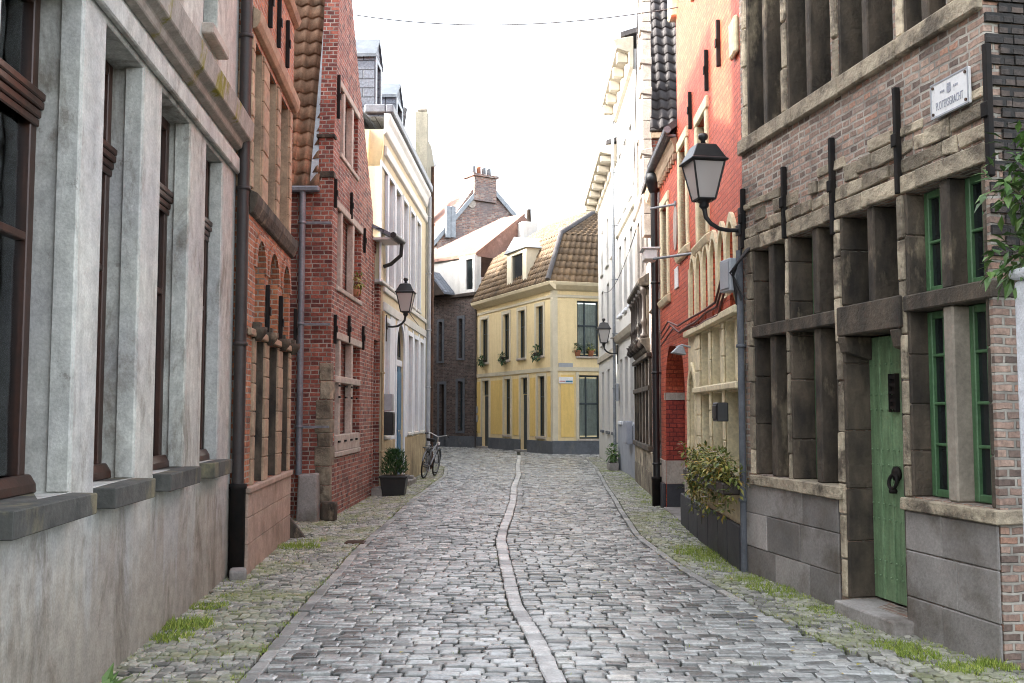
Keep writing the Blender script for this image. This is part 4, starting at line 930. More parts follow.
# ================================================================== red painted house
D = House('red_painted_house', (2.375, 10.13), (2.565, 17.15), 'red painted brick house with pointed arch passage and cream stone windows')
L = D.L
dy = lambda Y: D.SY(Y)
arcX = (dy(14.35), dy(16.55))
hi_w = [(dy(13.85), dy(14.5), 3.95, 5.45), (dy(12.2), dy(12.85), 3.8, 5.35)]
lo_w = (dy(15.95), dy(16.65), 3.5, 5.0)
hw2 = (dy(11.9), dy(12.9), 7.3, 8.8)
cw = [(dy(a), dy(b)) for a, b in ((10.22, 11.0), (11.14, 11.86), (11.98, 12.66))]
niche = (dy(13.05), dy(13.62))
lan = [(dy(10.45 + .53 * k), dy(10.45 + .53 * k + .37)) for k in range(6)]
holes_all = [arch(*arcX, .02, 1.85, 2.66, 12, True)] + [rect(*q) for q in hi_w + [lo_w, hw2]]
cream_holes = [rect(a, b, 1.93, 2.6) for a, b in cw] + [rect(a, b, .98, 1.82) for a, b in cw] + [arch(*niche, .1, 1.75, 2.15, 10, True)]
w = MB(); xg = dy(13.78)
w.holes([(xg, -.1), (L, -.1), (L, 5.75), (dy(14.8), 5.95), (dy(14.8), 8.2), (dy(12.5), 12.2), (0, 8.3), (0, 2.69), (xg, 2.69)], holes_all + [arch(a, b, 2.86, 3.4, 3.66, 10, True) for a, b in lan], 0, -.3)
w.box(0, .25, -7, -.3, 2.69, 8.3); w.box(L - .25, L, -6, -.3, -.1, 5.7); w.box(dy(14.55), dy(14.8), -7, -.3, 5.4, 8.2)
D.part('wall', w, 'brick_paint')
r = MB(); r.extx([(.2, 5.78), (-3, 8.2), (-3, 8.3), (.2, 5.9)], dy(14.81), L); r.hexa([(-.1, .08, 8.35), (-.1, -7, 8.35), (dy(12.5), -7, 12.3), (dy(12.5), .08, 12.3)], [(-.1, .08, 8.45), (-.1, -7, 8.45), (dy(12.5), -7, 12.45), (dy(12.5), .08, 12.45)]); r.hexa([(dy(14.9), .08, 8.25), (dy(14.9), -7, 8.25), (dy(12.5), -7, 12.3), (dy(12.5), .08, 12.3)], [(dy(14.9), .08, 8.35), (dy(14.9), -7, 8.35), (dy(12.5), -7, 12.45), (dy(12.5), .08, 12.45)])
D.part('roof', r, 'roof_dark')
cn = MB(); cn.extx([(.003, 5.52), (.05, 5.55), (.07, 5.66), (.11, 5.74), (.003, 5.76)], dy(14.82), L)
for k in range(9): x = dy(14.9) + k * (L - dy(15.0)) / 8; cn.box(x - .04, x + .04, .003, .06, 5.42, 5.515)
D.part('cornice', cn, 'sandstone', each=True, bevel=.006)
gt = MB(); gt.tube([(dy(14.7), .16, 5.84), (L + .1, .16, 5.81)], .055, 8); gt.box(dy(14.82), L, .02, .15, 5.765, 5.8); D.part('gutter', gt, 'zinc')
kn = MB(); kn.box(dy(14.72), dy(15.0), -.2, .1, 7.6, 8.0); kn.box(0.0, .3, .003, .06, 5.35, 5.75); D.part('kneeler', kn, 'stone_cream', each=True, bevel=.02)
# stone dressed windows
def dressed(H, x0, x1, z0, z1, led=True, m='stone_cream'):
    a, b = min(x0, x1), max(x0, x1); f = window(H, a, b, z0, z1, y=-.14, m=m, glass='glass_dark', mull=(.5,), trans=(.62,), fw=.06, bars=.05)
    s2 = MB(); s2.box(a - .13, a, -.1, .035, z0, z1); s2.box(b, b + .13, -.1, .035, z0, z1); s2.box(a - .15, b + .15, -.1, .04, z1 + .001, z1 + .16)
    if led: s2.extx([(.003, z0 - .16), (.05, z0 - .14), (.09, z0 - .05), (.003, z0 - .001)], a - .25, b + .25)
    H.part('surround', s2, m, f, bevel=.012)
for q in hi_w + [lo_w, hw2]: dressed(D, *q)
# passage behind the arch
fs = MB(); fs.box(arcX[0] + .002, arcX[1] - .002, -1.28, .05, -.05, .04); D.part('doorstep', fs, 'stone_slab', bevel=.01)
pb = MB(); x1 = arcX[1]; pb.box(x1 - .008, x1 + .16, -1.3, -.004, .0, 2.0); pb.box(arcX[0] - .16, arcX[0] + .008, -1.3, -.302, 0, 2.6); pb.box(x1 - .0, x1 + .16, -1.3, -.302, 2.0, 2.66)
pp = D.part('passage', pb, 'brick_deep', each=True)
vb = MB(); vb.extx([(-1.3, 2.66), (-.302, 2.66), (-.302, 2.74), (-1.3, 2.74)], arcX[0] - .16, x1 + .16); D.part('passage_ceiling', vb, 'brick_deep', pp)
for z0, z1 in ((.42, .80), (1.80, 1.92)): b = MB(); b.box(x1 - .016, x1 + .0, -1.2, -.003, z0, z1); b.box(x1 + .001, x1 + .1, .002, .012, z0, z1); D.part('white_band', b, 'stone_white', pp, each=True)
b = MB(); b.box(x1 - .02, x1 - .009, -1.2, -.005, .0, .415); D.part('dark_base', b, 'stone_black', pp)
d = MB(); d.box(arcX[0], x1, -1.4, -1.32, 0, 2.74)
for k in range(8): xx = arcX[0] + (x1 - arcX[0]) * (k + .06) / 8; d.box(xx, xx + (x1 - arcX[0]) * .108, -1.318, -1.30, .02, 2.7)
dd = D.part('door', d, 'wood_dark'); k = MB(); k.lathe([(.012, 0), (.035, .03), (.02, .05)], (arcX[0] + .4, -1.28, 1.1), 8); D.part('handle', k, 'iron', dd)
# cream ground floor
c = MB(); c.holes(rect(.0, xg - .002, -.1, 2.688), cream_holes, .03, -.3)
D.part('stone_facing', c, 'stone_cream', bevel=.006)
mu = MB()
xs = sorted(cw)
for a, b in [(0.02, xs[0][0])] + [(xs[i][1], xs[i + 1][0]) for i in range(2)] + [(xs[2][1], niche[0] - .02)]:
    z = .98
    while z < 2.58: h = min(2.6 - z, U(.26, .36)); mu.box(a + .008, b - .008, .031, .055 + U(0, .006), z, z + h - .006, U(0, 1)); z += h
for a, b in cw:
    mu.box((a + b) / 2 - .045, (a + b) / 2 + .045, -.16, .0, 1.932, 2.598, .5)
mu.box(.02, niche[0] - .03, .031, .10, 1.84, 1.915, .8); mu.box(.0, dy(13.7), .031, .11, 2.615, 2.70, .7); mu.box(.0, niche[0] - .03, .031, .11, .90, .975, .7)
D.part('window_stonework', mu, 'stone_cream', bevel=.012)
for a, b in cw:
    for z0, z1 in ((.98, 1.82), (1.93, 2.6)): window(D, a, b, z0, z1, y=-.17, m='wood_slate', fw=.035, glass='glass_dark', mull=(.5,), bars=.02)
n_ = MB(); n_.holes(arch(*niche, .1, 1.75, 2.15, 10, True), [], -.22, -.29); D.part('niche_back', n_, 'stone_cream')
nb = MB(); o = arch(niche[0] - .1, niche[1] + .1, .47, 1.75, 2.27, 10, True); i_ = arch(*niche, .47, 1.75, 2.15, 10, True); o, i_ = o[1:] + o[:1], i_[1:] + i_[:1]
for k in range(len(o) - 1): nb.hexa([(q[0], .031, q[1]) for q in (i_[k], i_[k + 1], o[k + 1], o[k])], [(q[0], .07, q[1]) for q in (i_[k], i_[k + 1], o[k + 1], o[k])])
D.part('niche_arch', nb, 'stone_cream', bevel=.01)
pl = MB(); x = 0
while x < dy(14.3):
    q = min(dy(14.33), x + U(.55, .8)); pl.box(x + .003, q - .003, .031 if q < xg + .2 else .003, .085, -.05, .45, U(0, 1)); x = q
D.part('plinth', pl, 'stone_black', bevel=.012); pl = MB(); pl.box(arcX[1] + .02, L, .003, .05, -.05, .42); D.part('plinth', pl, 'stone_black', bevel=.012)
wb = MB(); wb.box(dy(13.80), arcX[0] - .01, .003, .02, .455, .82); wb.box(arcX[1] + .103, L, .003, .02, .425, .80); D.part('white_base', wb, 'stone_white', each=True, bevel=.006)
ai = MB()
for a, b in lan: ai.holes(arch(a, b, 2.86, 3.4, 3.66, 10, True), [], -.035, -.14)
D.part('arcade_infill', ai, 'stone_cream')
xs = [lan[0][0] - .08] + [(lan[i][1] + lan[i + 1][0]) / 2 for i in range(5)] + [lan[-1][1] + .08]
for x in xs:
    ac = MB(); ac.tube([(x, .01, 2.86), (x, .01, 3.55)], .045, 10, tint=U(.3, 1)); ac.lathe([(.02, -.1), (.045, -.03), (.055, .02), (.05, .05)], (x, .01, 2.82), 8); D.part('arcade_colonnette', ac, 'stone_cream')
for a, b in lan:
    o = arch(a - .07, b + .07, 2.86, 3.4, 3.76, 10, True); i_ = arch(a, b, 2.86, 3.4, 3.66, 10, True); o, i_ = o[1:] + o[:1], i_[1:] + i_[:1]; na = MB()
    for k in range(len(o) - 1): na.hexa([(q[0], .003, q[1]) for q in (i_[k], i_[k + 1], o[k + 1], o[k])], [(q[0], .045, q[1]) for q in (i_[k], i_[k + 1], o[k + 1], o[k])])
    D.part('lancet_arch', na, 'stone_cream')
for a, b in zip(xs, xs[1:]):
    t = MB(); t.holes([(a + .05, 2.71), (b - .05, 2.71), (b - .02, 2.83), (a + .02, 2.83)], [], .09, .003); D.part('scalloped_corbel', t, 'brick_paint')
pl = MB(); x, z = D.at(676, 228); pl.tube([(x, .004, z), (x, .02, z)], .3, 20); o = D.part('oval_plaque', pl, 'stone_white'); 
for v in o.data.vertices: v.co.x = x + (v.co.x - x) * .62; v.co.z = z + (v.co.z - z) * 1.15
x, z = D.at(677.5, 278); pl = MB(); pl.box(x - .17, x + .17, .004, .025, z - .16, z + .16); D.part('wall_plaque', pl, 'plate_enamel', bevel=.006)
for u, v0, v1 in ((691.5, 92, 130), (720, 20, 68), (708, 50, 92)): x, z = D.at(u, v0); anchor(D, x, D.Z(u, v1), z)

# ================================================================== near brown brick house with the green door
N1 = House('green_door_house', (3.075, 6.33), (2.372, 10.12), 'weathered brown brick house with green plank door and stone mullioned windows')
L = N1.L; S = lambda u, v=225: N1.S(u, v=v)
bays = [(S(984.7), S(907)), (S(898), S(842)), (S(834.5), S(789.7)), (S(785.7), S(754))]
TR, SIL, LIN = (2.33, 2.45), .99, 3.21
hol = []
for i, (a, b) in enumerate(bays):
    if i == 1: hol += [rect(a, b, .1, 3.21)]
    else: hol += [rect(a, b, SIL, LIN)]
S6 = lambda u: S(u, 70)
ub = [(S6(1003), S6(960)), (S6(948), S6(905)), (S6(894), S6(839)), (S6(831), S6(787)), (S6(783), S6(747))]
w = MB(); w.holes([(0, -.1), (L, -.1), (L, 8.4), (0, 8.4)], hol + [rect(max(a, .12), b, 4.39, 6.3) for a, b in ub], 0, -.34); shell(w, L, 6, 8.4, 8.4, .34); N1.part('wall', w, 'brick_brown')
r = MB(); pitched(r, N1, L, 6, 8.4, 1.0, .05); N1.part('roof', r, 'roof_dark')
qn = MB(); z = 2.6
while z < 8.3:      # toothed sooty corner towards the garden wall
    h = .07; odd = int(round((z - 2.6) / .07)) % 2; y = -.005 - (.1 if odd else 0)
    while y > -.9:
        q = y - U(.17, .21); qn.box(-.012 - U(0, .014), .0, max(q, -.9) + .008, y, z, z + h - .01, U(0, 1)); y = q
    z += h
N1.part('quoin', qn, 'brick_soot', bevel=.006)
# jambs, mullions and transoms in dark stone
pm, dk, pale = MB(), MB(), MB()
mull_px = [(941.5, 946.5), None, (812, 816), (768, 771.5)]
for i, (a, b) in enumerate(bays):
    z0 = .1 if i == 1 else SIL
    z = z0
    while z < LIN - .02:
        h = min(LIN - z, U(.3, .55)); t = U(0, 1)
        dk.box(b - .018, b + .02, -.30, .012, z + .002, z + h - .004, t, .004); dk.box(a - .02, a + .016, -.30, .008, z + .002, z + h - .004, t, .004); z += h
    for x0, x1 in ((b + .021, (bays[i + 1][0] - .021) if i < 3 else b + .13),):
        z = z0
        while z < LIN - .02: h = min(LIN - z, U(.2, .42)); pale.box(x0, x1, -.05, .02 + U(0, .02), z, z + h - .01, U(0, 1), .006); z += h
    if i != 1:
        m0 = (S(mull_px[i][0]) + S(mull_px[i][1])) / 2
        (pm if i == 0 else dk).box(m0 - .055, m0 + .055, -.17 if i == 0 else -.27, -.005, SIL + .002, TR[0] - .002, .5); dk.box(m0 - .055, m0 + .055, -.17 if i == 0 else -.27, -.005, TR[1] + .002, LIN - .002, .35)
        dk.box(a - .06, b + .04, -.28, .03, TR[0], TR[1], .7); 
        pale.box(a - .1, b + .1, -.24, .055, SIL - .10, SIL - .003, .6, .008)
    else:
        dk.box(a - .06, b + .04, -.28, .05, 2.22, 2.46, .45); m0 = S(869.5); dk.box(m0 - .05, m0 + .05, -.27, -.005, 2.462, LIN - .002, .4)
        for x in (a + .02, b - .02): dk.extx([(-.2, 2.02), (.02, 2.08), (.05, 2.215), (-.2, 2.215)], x - .06, x + .06, .4)
N1.part('reveal_stone', dk, 'stone_dark', bevel=.01); N1.part('pale_mullion', pm, 'mullion_grey', bevel=.012)
# lintel stones, the irregular band above, string course
x = .0
while x < L - .03:
    q = min(L, x + U(.5, .95)); pale.box(x + .003, q - .003, -.2, .018 + U(0, .014), LIN + .003, LIN + .135, U(.2, 1), .006); x = q
for z0, z1, p in ((LIN + .14, LIN + .27, 1), (LIN + .275, LIN + .41, .8), (LIN + .415, LIN + .52, .5)):
    x = .0
    while x < L - .03:
        q = min(L, x + U(.13, .42))
        if rnd.random() < p: pale.box(x + .006, q - .006, -.1, .008 + U(0, .022), z0 + U(.002, .02), z1 - U(.002, .022), U(0, 1), .014)
        x = q
N1.part('stone_band', pale, 'stone_pale', bevel=.008, seg=1)
sc = MB(); x = 0
while x < L - .03:
    q = min(L, x + U(.6, 1.0)); sc.box(x + .002, q - .002, -.1, .05 + U(0, .01), 4.23, 4.385, U(.3, .8), .004); x = q
for (a, b) in ub:
    a = max(a, .12); z = 4.39
    for x0, x1 in ((b + .0, b + .09),):
        while z < 6.25: h = min(6.28 - z, U(.25, .5)); sc.box(x0 + .002, x1, -.04, .018 + U(0, .012), z, z + h - .008, U(.2, 1), .005); z += h
N1.part('string_course', sc, 'stone_pale', each=True, bevel=.014)
md = MB()
for (a, b) in ub:
    a = max(a, .12); m0 = (a + b) / 2; md.box(m0 - .045, m0 + .045, -.3, -.004, 4.392, 6.298, .4); md.box(b - .02, b + .015, -.32, -.002, 4.392, 6.298, .3)
N1.part('mullion', md, 'stone_dark', each=True, bevel=.01)
for (a, b) in ub:
    a = max(a, .12); m0 = (a + b) / 2
    for p, q in ((a + .01, m0 - .046), (m0 + .046, b - .021)): window(N1, p, q, 4.4, 6.29, y=-.24, m='frame_green', fw=.045, glass='glass_dark', trans=(.5,))
for i, (a, b) in enumerate(bays):
    if i == 1:
        m0 = S(869.5)
        for p, q in ((a + .018, m0 - .051), (m0 + .051, b - .02)): window(N1, p, q, 2.465, 3.2, y=-.22, m='frame_green', fw=.05, glass='glass_dark', mull=(.5,), bars=.02)
        continue
    m0 = (S(mull_px[i][0]) + S(mull_px[i][1])) / 2
    for p, q in ((a + .018, m0 - .056), (m0 + .056, b - .02)):
        yw = -.125 if i == 0 else -.20
        window(N1, p, q, SIL + .004, TR[0] - .003, y=yw, m='frame_green', fw=.055, glass='glass_dark', trans=(.28, .5, .76), mull=(.5,), bars=.022)
        window(N1, p, q, TR[1] + .003, LIN - .004, y=yw, m='frame_green', fw=.055, glass='glass_dark', trans=(.5,), mull=(.5,), bars=.022)
# big plinth slabs
sl = MB()
def slabs(x0, x1):
    for k, (z0, z1) in enumerate(((-.05, .27), (.275, .60), (.605, .885))):
        x = x0; 
        while x < x1 - .02:
            q = x + U(.42, .75); q = x1 if x1 - q < .25 else q
            sl.box(x + .002, q - .002, .003, .024 + U(0, .005), z0, z1, U(.15, 1), .003); x = q
slabs(.0, bays[1][0] - .022); N1.part('plinth', sl, 'stone_slab', bevel=.007); sl = MB(); slabs(bays[1][1] + .13, L); N1.part('plinth', sl, 'stone_slab', bevel=.007)
# plank door
a, b = bays[1][0] + .017, bays[1][1] - .019; d = MB(); np_ = 5
d.box(a, b, -.26, -.222, .115, 2.21)
for k in range(np_): d.box(a + (b - a) * k / np_ + .005, a + (b - a) * (k + 1) / np_ - .005, -.222, -.198 + U(-.003, .003), .118, 2.205)
for k in range(1, np_): xx = a + (b - a) * k / np_; d.box(xx - .014, xx + .014, -.222, -.19, .12, 2.2)
st = MB()
for z in (.3, .42, .75, .87, 1.18, 1.30, 1.62, 1.74, 1.98):
    for k in range(np_ * 2): xx = a + (b - a) * (k + .5) / (np_ * 2); st.lathe([(.011, -.004), (.009, .004), (.004, .008)], (0, 0, 0), 6); 
o_ = 0
for z in (.3, .42, .75, .87, 1.18, 1.30, 1.62, 1.74, 1.98):
    for k in range(np_ * 2):
        xx = a + (b - a) * (k + .5) / (np_ * 2); n = 18
        for i in range(o_, o_ + n): p = st.v[i]; st.v[i] = (xx + p[0], -.188 + p[2], z + p[1])
        o_ += n
d.add(st.v, st.f)
dd = N1.part('door', d, 'wood_green', bevel=.003)
gr = MB(); gx = a + (b - a) * .5; gr.box(gx - .05, gx + .05, -.20, -.185, 1.60, 1.9)
for k in range(5): gr.box(gx - .045, gx + .045, -.184, -.165, 1.62 + .06 * k, 1.645 + .06 * k)
gr.box(gx - .05, gx - .04, -.185, -.16, 1.6, 1.9); gr.box(gx + .04, gx + .05, -.185, -.16, 1.6, 1.9); N1.part('grille', gr, 'iron', dd)
kn = MB(); kx = a + (b - a) * .5; kn.lathe([(.06, 0), (.055, .02), (.02, .035)], (0, 0, 0), 12); kn.v = [(kx + p[0], -.19 + p[2], 1.12 + p[1]) for p in kn.v]; kn.torus((kx, -.15, 1.06), .055, .014, (0, 1, .2), 16, 6); kn.lathe([(.03, -.02), (.034, .0), (.02, .03)], (kx, -.15, .99), 8); N1.part('door_knocker', kn, 'iron', dd)
s_ = MB(); s_.box(bays[1][0] - .10, bays[1][1] - .04, -.2, .17, -.03, .1, .9, .006); N1.part('doorstep', s_, 'stone_slab', bevel=.015, seg=2)
for u, v0, v1 in ((745, 189, 249), (786, 167, 239), (834, 138, 236), (899, 88, 195), (990, 44, 178)): x, z = N1.at(u, v0); anchor(N1, x, N1.Z(u, v1), z)

# street nameplate on the near house
x0, _ = N1.at(974.5, 80); x1, _ = N1.at(936.5, 100); zb_ = N1.Z(937, 121); zt_ = N1.Z(937, 86)
sg = plate(N1, x0, x1, zb_, zt_, 'street_nameplate', 'white enamel street nameplate PLOTERSGRACHT on brown brick wall above green windows', 'plate_enamel', y=.02, th=.025)
W_ = abs(x1 - x0); Hh = zt_ - zb_
fr = MB()
for q in ((-W_ / 2, W_ / 2, 0, .012), (-W_ / 2, W_ / 2, Hh - .012, Hh)): fr.box(q[0], q[1], .0252, .029, q[2], q[3])
for q in ((-W_ / 2, -W_ / 2 + .012), (W_ / 2 - .012, W_ / 2)): fr.box(q[0], q[1], .0252, .029, .0122, Hh - .0122)
fr.build('rim', MAT['box_grey'], sg)
bo = MB()
for sx in (-1, 1):
    for z in (.03, Hh - .03): bo.tube([(sx * (W_ / 2 - .03), .025, z), (sx * (W_ / 2 - .03), .033, z)], .011, 8)
bo.build('screw', MAT['rust'], sg)
lettering(sg, 'PLOTERSGRACHT', Hh * .32, 0, Hh * .2, .0265, 'ink_blue', sx=W_ * .82 / (Hh * .32 * 9.1))
em = MB(); em.holes([(-.022, Hh * .58), (0, Hh * .54), (.022, Hh * .58), (.022, Hh * .74), (-.022, Hh * .74)], [], .0265, .0285); em.box(-.02, .02, .0265, .0285, Hh * .76, Hh * .82); em.build('coat_of_arms', MAT['ink_blue'], sg)
em = MB()
for sx in (-1, 1):
    for k in range(3): em.box(sx * .05 + sx * .018 * k, sx * .05 + sx * (.018 * k + .012), .0265, .028, Hh * .64, Hh * .70)
em.build('small_marks', MAT['ink_blue'], sg)

# white garden wall and shrub at the right edge
Gw = House('garden_wall', (3.75, 1.5), (2.985, 5.9), 'white rendered garden wall with leaves hanging over it', 'wall')
w = MB(); w.box(0, Gw.L, -.25, 0, -.1, 2.38, j=0); w.box(-.02, Gw.L + .01, -.29, .03, 2.382, 2.45); Gw.part('wall', w, 'render_white', bevel=.03, seg=2)
def leafy(mb, c, rad, n, size, tint=(.2, .9), droop=.3):
    for _ in range(n):
        d = Vector((rnd.gauss(0, 1), rnd.gauss(0, 1), rnd.gauss(0, 1))).normalized(); rr = rnd.random() ** .5
        p = Vector(c) + Vector((d.x * rad[0], d.y * rad[1], d.z * rad[2])) * rr
        ld = (d + Vector((0, 0, -droop)) + Vector((U(-.6, .6), U(-.6, .6), U(-.5, .5)))).normalized()
        mb.leaf(p, ld, Vector((U(-.4, .4), U(-.4, .4), 1)), size * U(.7, 1.3), size * U(.38, .55), U(*tint))
sh = thing('shrub', (3.36, 5.62, .1), 'green leafy shrub spilling over the white garden wall', 'shrub')
tr = MB(); ends = []
tr.tube([(.1, 0, -.1), (.08, 0, 1.2), (.0, .02, 2.3)], [.05, .04, .03], 8)
for k in range(9):
    p0 = Vector((U(-.02, .06), U(-.05, .05), U(1.9, 2.3))); p2 = Vector((-.34 + U(-.12, .3), U(-.25, .35), 2.40 + .085 * k + U(-.05, .1))); p1 = (p0 + p2) / 2 + Vector((0, 0, .12)); tr.tube([p0, p1, p2], [.016, .011, .006], 6); ends += [p2, (p1 + p2) / 2]
tr.build('trunk', MAT['stem'], sh)
cr = MB()
for p in ends: leafy(cr, p, (.16, .16, .15), 36, .10)
leafy(cr, (-.05, .0, 2.85), (.32, .4, .5), 520, .10)
cr.build('crown', MAT['leaf'], sh, uv=False, fix=False)
# ================================================================== lamps
def lampglass():
    g = N('frosted_lamp_glass'); t = g.t; t.nodes.remove(g.bs); o = [n for n in g.n if n.type == 'OUTPUT_MATERIAL'][0]
    tr = g.node('ShaderNodeBsdfTransparent'); g.inp(tr, Color=(.95, .95, .95, 1)); tl = g.node('ShaderNodeBsdfTranslucent'); g.inp(tl, Color=(.95, .93, .92, 1)); gl = g.node('ShaderNodeBsdfGlossy'); g.inp(gl, Roughness=.1)
    m = g.node('ShaderNodeMixShader'); m.inputs[0].default_value = .6; g.link(tr.outputs[0], m.inputs[1]); df = g.node('ShaderNodeBsdfDiffuse'); df.inputs[0].default_value = (.8, .77, .75, 1); m3 = g.node('ShaderNodeMixShader'); m3.inputs[0].default_value = .6; g.link(tl.outputs[0], m3.inputs[1]); g.link(df.outputs[0], m3.inputs[2]); g.link(m3.outputs[0], m.inputs[2]); m2 = g.node('ShaderNodeMixShader'); m2.inputs[0].default_value = .12; g.link(m.outputs[0], m2.inputs[1]); g.link(gl.outputs[0], m2.inputs[2]); g.link(m2.outputs[0], o.inputs[0]); return g.m
MAT['lamp_glass'] = lampglass()
def make_lamp():
    root = empty('street_lamp', (0, 0, 0)); od = .42; P = lambda n, mb, m, p=root, **k: mb.build(n, MAT[m], p, **k)
    a = MB(); a.tube([(0, .02, -.30), (0, .14, -.305), (0, .25, -.29), (0, .34, -.24), (0, .40, -.17), (0, od - .008, -.1), (0, od, -.06)], [.022, .022, .023, .024, .025, .026, .03], 10); P('arm', a, 'lamp_black')
    w = MB(); w.box(-.035, .035, .002, .022, -.62, -.05); w.box(-.06, .06, .022, .04, -.36, -.24); P('wall_plate', w, 'lamp_black', bevel=.006)
    c = MB(); c.lathe([(.03, -.08), (.055, -.05), (.05, -.02), (.075, .0), (.09, .012), (.09, .02)], (0, od, 0), 12); P('socket', c, 'lamp_black')
    s2 = math.sqrt(2); b0, b1, h = .095, .175, .42
    f = MB()
    for sx in (-1, 1):
        for sy in (-1, 1): f.tube([(sx * b0, od + sy * b0, .02), (sx * b1, od + sy * b1, h)], .012, 6)
    for (hw, z) in ((b0, .02), (b1, h)):
        for q in (0, 1, 2, 3):
            cs = [(-hw, -hw), (hw, -hw), (hw, hw), (-hw, hw)]; p, r = cs[q], cs[(q + 1) % 4]; f.tube([(p[0], od + p[1], z), (r[0], od + r[1], z)], .012, 6)
    P('lantern_frame', f, 'lamp_black')
    for q in range(4):
        cs0 = [(-b0, -b0), (b0, -b0), (b0, b0), (-b0, b0)]; cs1 = [(x / b0 * b1, y / b0 * b1) for x, y in cs0]; p0, r0, p1, r1 = cs0[q], cs0[(q + 1) % 4], cs1[q], cs1[(q + 1) % 4]; k = .985
        g = MB(); g.hexa([(p0[0], od + p0[1], .025), (r0[0], od + r0[1], .025), (r1[0], od + r1[1], h), (p1[0], od + p1[1], h)], [(p0[0] * k, od + p0[1] * k, .025), (r0[0] * k, od + r0[1] * k, .025), (r1[0] * k, od + r1[1] * k, h), (p1[0] * k, od + p1[1] * k, h)]); P('lamp_glass', g, 'lamp_glass')
    c = MB(); c.lathe([(.205 * s2, h), (.21 * s2, h + .02), (.19 * s2, h + .035), (.115 * s2, h + .185), (.105 * s2, h + .195), (.05, h + .215), (.03, h + .225)], (0, od, 0), 4, False, rot=math.pi / 4); P('lamp_cap', c, 'lamp_black', bevel=.006)
    fi = MB(); fi.lathe([(.03, h + .22), (.022, h + .25), (.05, h + .275), (.055, h + .30), (.045, h + .325), (.02, h + .335)], (0, od, 0), 10); P('finial', fi, 'lamp_black')
    bl = MB(); bl.lathe([(.03, .03), (.03, .1), (.05, .13), (.055, .2), (.05, .27), (.02, .30)], (0, od, 0), 10); P('bulb', bl, 'plate_enamel')
    lv = MB()
    for k in range(4): lv.lathe([(.07, h - .15 + k * .035), (.085, h - .14 + k * .035)], (0, od, 0), 12)
    P('louvre', lv, 'chrome'); return root
lp = make_lamp()
spots = [(N1, N1.L - .02, 3.74, 'black lantern on curved arm beside red house, largest of the wall lamps'), (K, K.SY(20.0), 3.6, 'black lantern bracketed above plant tub on cream house wall'), (Wg, Wg.SY(28.0), 3.53, 'small black lantern on far white house near yellow house')]
for i, (h_, x, z, lb) in enumerate(spots):
    o = lp if i == 0 else lp.copy()
    if i:
        COL.objects.link(o)
        for ch in lp.children: c = ch.copy(); COL.objects.link(c); c.parent = o
    o.scale = (.94,) * 3; o.location = h_.W(x, .03, z); o.rotation_euler = (0, 0, h_.rz); tag(o, lb, 'street lamp', 'lantern street lamps on house walls')

# ================================================================== drainpipes
def pipe(H, x, y, z0, z1, r, m, label, hopper=False, shoe=None, bend=None):
    o = thing('drainpipe', H.W(x, y, z0), label, 'drainpipe', H.rz, 'drainpipes on house fronts'); mb = MB(); pts = [(0, 0, 0), (0, 0, z1 - z0)]
    if bend: pts = [(0, 0, 0), (0, 0, z1 - z0 - .3), bend]
    mb.tube(pts, r, 12); mb.build('pipe', MAT[m], o)
    z = .7
    while z < z1 - z0 - .2: c = MB(); c.lathe([(r + .001, 0), (r + .014, .004), (r + .014, .035), (r + .001, .04)], (0, 0, z), 12); c.box(-.02, .02, -y + .004, -r, z, z + .035); c.build('pipe_clip', MAT[m], o); z += 1.55
    if shoe: s_ = MB(); s_.lathe([(r + .02, 0), (r + .02, shoe - .05), (r + .03, shoe - .04), (r + .03, shoe), (r + .002, shoe + .004)], (0, 0, 0), 12); s_.build('shoe', MAT['iron'], o)
    if hopper: h = MB(); h.lathe([(r + .01, -.16), (.10, -.1), (.13, 0), (.15, .02), (.15, .16), (.13, .18)], (0, 0, z1 - z0), 10); h.build('hopper', MAT[m], o)
    return o
pipe(B, B.L + .075, -.045, 0, 6.9, .058, 'pipe_dark', 'dark brown drainpipe between grey stucco house and arched brick house', shoe=.9)
pipe(T, T.L + .10, -.44, .66, 4.98, .05, 'zinc', 'pale grey zinc drainpipe down the brick side wall, ending in a stone post')
pipe(K, .02, .1, 0, 7.5, .055, 'box_grey', 'thin grey drainpipe at the far end of the cream house')
pipe(E, E.L - 1.0, .08, 0, 8.6, .05, 'rust', 'slim rust brown drainpipe on pale gable house')
pipe(J, .04, .07, .1, 3.6, .028, 'ochre_stain', 'thin pale yellow pipe between brick bay and cream house')
pipe(D, D.L - .1, .10, 0, 5.55, .06, 'lamp_black', 'thick black drainpipe with hopper at the end of the red house', True, .5)
pipe(D, -.03, .045, 0, 3.25, .035, 'plinth_grey', 'blue grey drainpipe between red house and brown brick house')
pipe(Wg, Wg.L - .02, .12, 0, 10.0, .045, 'zinc_light', 'pale drainpipe down the joint of the two white houses')
pipe(Yh, Yh.L - .05, .07, 0, 6.3, .045, 'pipe_dark', 'dark drainpipe between brown house and yellow corner house')

